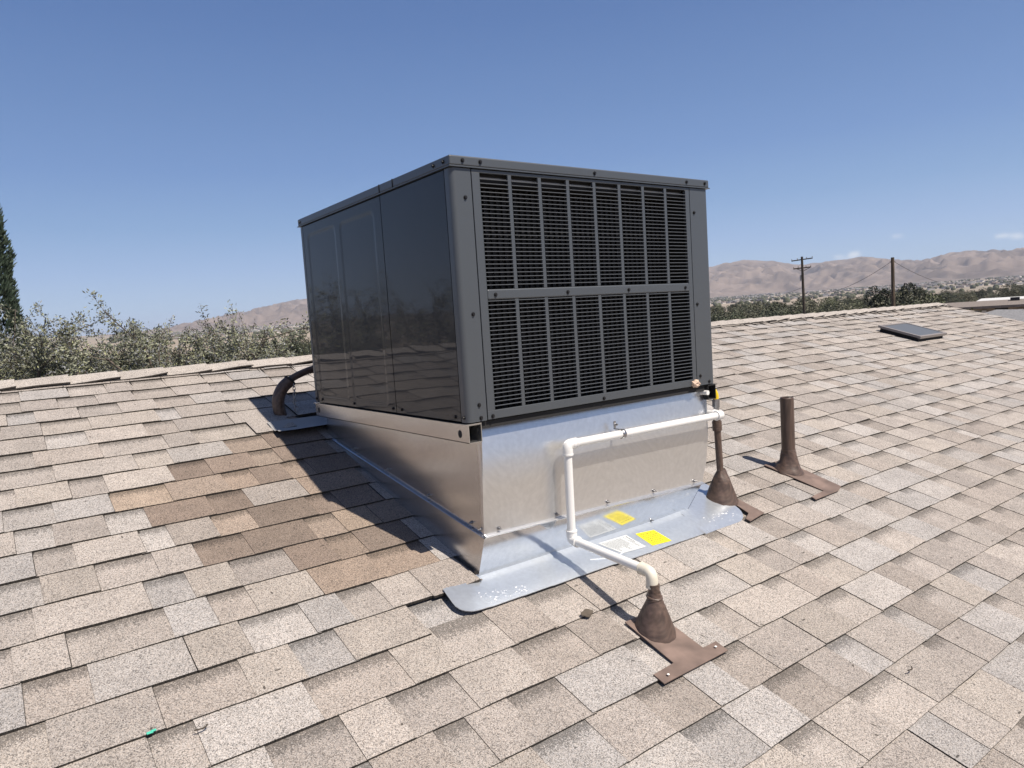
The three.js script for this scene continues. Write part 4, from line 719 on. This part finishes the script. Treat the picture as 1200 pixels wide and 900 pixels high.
{
  const tanRoof = std({ color: C(0.24, 0.205, 0.18), roughness: 1, map: cloudTex(256, 256, 41, 3, 5, 0.7, 1, true) }), greyRoof = std({ color: C(0.27, 0.27, 0.275), roughness: 1, map: cloudTex(256, 256, 43, 4, 5, 0.75, 1, true) }), tan = std({ color: C(0.30, 0.25, 0.21), roughness: 1 }), dark = std({ color: C(0.025, 0.024, 0.025), roughness: 0.8 });
  { // long low ranch house
    const p = at(70.9, 58, 0), g = thing('ranch_house', 'long low brown-roofed house beyond the right end of the ridge', 'house', [p.x, GY, p.z]);
    const ang = -70 * D2R + Math.PI / 2 - 1.62, { mt } = gable(g, p.x, p.z, ang, 9.5, 7, CAM.y - 0.98, CAM.y - 0.74, 0.6, tanRoof, tan);
    for (const x of [-3.6, -1.8, 0.2, 2.2, 3.9]) mk('window', box(x - 0.35, x + 0.35, CAM.y - 1.75, CAM.y - 1.06, 3.48, 3.53).applyMatrix4(mt), dark, g);
    for (const x of [-2.7, -0.7, 1.2, 3.1]) mk('post', box(x - 0.12, x + 0.12, GY, CAM.y - 1.3, 3.6, 3.8).applyMatrix4(mt), std({ color: C(0.55, 0.52, 0.48), roughness: 0.9 }), g);
    mk('chimney', box(0.6, 1.1, CAM.y - 0.9, CAM.y - 0.60, 0.6, 1.2).applyMatrix4(mt), dark, g);
  }
  { const p = at(72.6, 84, 0), g = thing('white_roofed_house', 'house with a bright white roof behind the brown ranch house', 'house', [p.x, GY, p.z]); gable(g, p.x, p.z, -72 * D2R + Math.PI / 2 - 1.7, 7.5, 5, CAM.y - 1.05, CAM.y - 0.84, 0.3, std({ color: C(0.5, 0.5, 0.49), roughness: 0.7 }), tan); }
  { // near grey shingle roof, gable wing with a dark rake
    const p = at(73.4, 24, 0), g = thing('grey_roofed_house', 'near neighbour house with grey shingle roof at the right edge', 'house', [p.x, GY, p.z]);
    const ang = -73.4 * D2R + Math.PI / 2 + 0.5, { mt } = gable(g, p.x, p.z, ang, 4.6, 5.2, CAM.y - 1.28, CAM.y - 0.62, 0.3, greyRoof, tan);
    mk('rake_board', [0].map(() => { const s = new THREE.Shape(); s.moveTo(-2.95, CAM.y - 1.36); s.lineTo(0, CAM.y - 0.6); s.lineTo(2.95, CAM.y - 1.36); s.lineTo(2.95, CAM.y - 1.6); s.lineTo(0, CAM.y - 0.84); s.lineTo(-2.95, CAM.y - 1.6); return new THREE.ExtrudeGeometry(s, { depth: 0.05, bevelEnabled: false }).rotateY(Math.PI / 2).translate(-2.66, 0, 0).applyMatrix4(mt); }), dark, g);
  }
  { const p = at(71.2, 36, 0), g = thing('flat_grey_house', 'low grey roof between the tan shingles and the brown ranch house', 'house', [p.x, GY, p.z]); const { mt } = gable(g, p.x, p.z, -71 * D2R + Math.PI / 2 - 1.5, 5.2, 8, CAM.y - 1.22, CAM.y - 0.98, 0.3, greyRoof, tan); mk('roof_vent', box(-1.6, -1.0, CAM.y - 1.1, CAM.y - 0.83, 1.2, 1.8).applyMatrix4(mt), dark, g); }
  const b = { trunk: new THREE.CylinderGeometry(0.05, 0.08, 2, 6).translate(0, 1, 0), crown: roundCrown(501, 5000, 0.75, topH(27, -1.12), 10, 0.12, [0.17, 0.17, 0.09]) };
  plantTree('yellow_bush', 'pale yellow-green bush peeping over the right roof edge', 'bush', b, 69.7, 27);
}
// ------------------------------------------------------------------ utility poles and wires
{
  const d = 75, b = at(58.86, d, 0), t = thing('utility_pole', 'dark wooden utility pole with two crossarms', 'utility pole', [b.x, GY, b.z]);
  const top = CAM.y + d * Math.tan(3.3 * D2R), dir = V(Math.cos(58.8 * D2R), 0, Math.sin(58.8 * D2R));   // across the view
  const lean = 0.1;
  mk('pole', rod(V(b.x, GY, b.z), V(b.x - dir.x * lean, top, b.z - dir.z * lean), 0.15, 0.105), M.wood, t);
  const arm = (y, w, tilt) => { const c = V(b.x - dir.x * lean, y, b.z - dir.z * lean), a = c.clone().addScaledVector(dir, -w), e = c.clone().addScaledVector(dir, w); a.y -= tilt; e.y += tilt; return [a, e]; };
  for (const [y, w, tl] of [[top - 0.28, 0.95, 0.06], [top - 1.08, 0.80, 0.03]]) {
    const [a, e] = arm(y, w, tl); const am = mk('crossarm', rod(a, e, 0.065, 0.065, 4), M.wood, t);
    for (const k of [0.02, 0.28, 0.72, 0.98]) { const p = a.clone().lerp(e, k); mk('insulator', rod(p, p.clone().add(V(0, 0.17, 0)), 0.028, 0.04, 8), std({ color: C(0.2, 0.18, 0.17), roughness: 0.4 }), am); }
  }
  mk('brace', [rod(V(b.x, top - 1.35, b.z).addScaledVector(dir, 0.05), V(b.x, top - 1.1, b.z).addScaledVector(dir, 0.6), 0.025), rod(V(b.x, top - 1.35, b.z).addScaledVector(dir, -0.1), V(b.x, top - 1.12, b.z).addScaledVector(dir, -0.62), 0.025)], M.wood, t);
  mk('cutout', rod(V(b.x - dir.x * 0.28, top - 2.3, b.z - dir.z * 0.28), V(b.x - dir.x * 0.26, top - 1.75, b.z - dir.z * 0.26), 0.07), std({ color: C(0.3, 0.3, 0.3), roughness: 0.6 }), t);
  const d2 = 62, b2 = at(64.68, d2, 0), t2 = thing('utility_pole', 'bare brown wooden pole without crossarms between two round trees', 'utility pole', [b2.x, GY, b2.z]);
  const top2 = CAM.y + d2 * Math.tan(2.68 * D2R), m2 = M.wood.clone(); m2.color = C(0.11, 0.08, 0.055);
  mk('pole', rod(V(b2.x, GY, b2.z), V(b2.x, top2, b2.z), 0.16, 0.115), m2, t2);
  mk('bracket', [rod(V(b2.x, top2 - 0.3, b2.z).addScaledVector(dir, -0.2), V(b2.x, top2 - 0.3, b2.z).addScaledVector(dir, 0.2), 0.025)], M.zincscrew, t2);
  const wm = std({ color: C(0.05, 0.05, 0.05), roughness: 0.8 });
  const wire = (a, e, sag, label, r = 0.016) => { const pts = []; for (let k = 0; k <= 14; k++) { const s = k / 14, p = a.clone().lerp(e, s); p.y -= sag * 4 * s * (1 - s); pts.push(p); } const o = mk('overhead_wire', new THREE.TubeGeometry(new THREE.CatmullRomCurve3(pts), 28, r, 5), wm, null, { base: [a.x, a.y, a.z] }); tag(o, label, 'wire'); };
  const pt = V(b2.x, top2 - 0.25, b2.z);
  wire(pt, at(60.8, 74, 0.55), 0.25, 'wire sagging down to the left from the bare wooden pole');
  wire(pt, at(67.9, 74, 0.55), 0.22, 'wire sagging down to the right from the bare wooden pole');
  wire(V(b.x, top - 2.9, b.z), at(55.6, 82, 0.25), 0.15, 'thin wire falling left from the pole with crossarms', 0.013);
}

renderer.render(scene, camera);
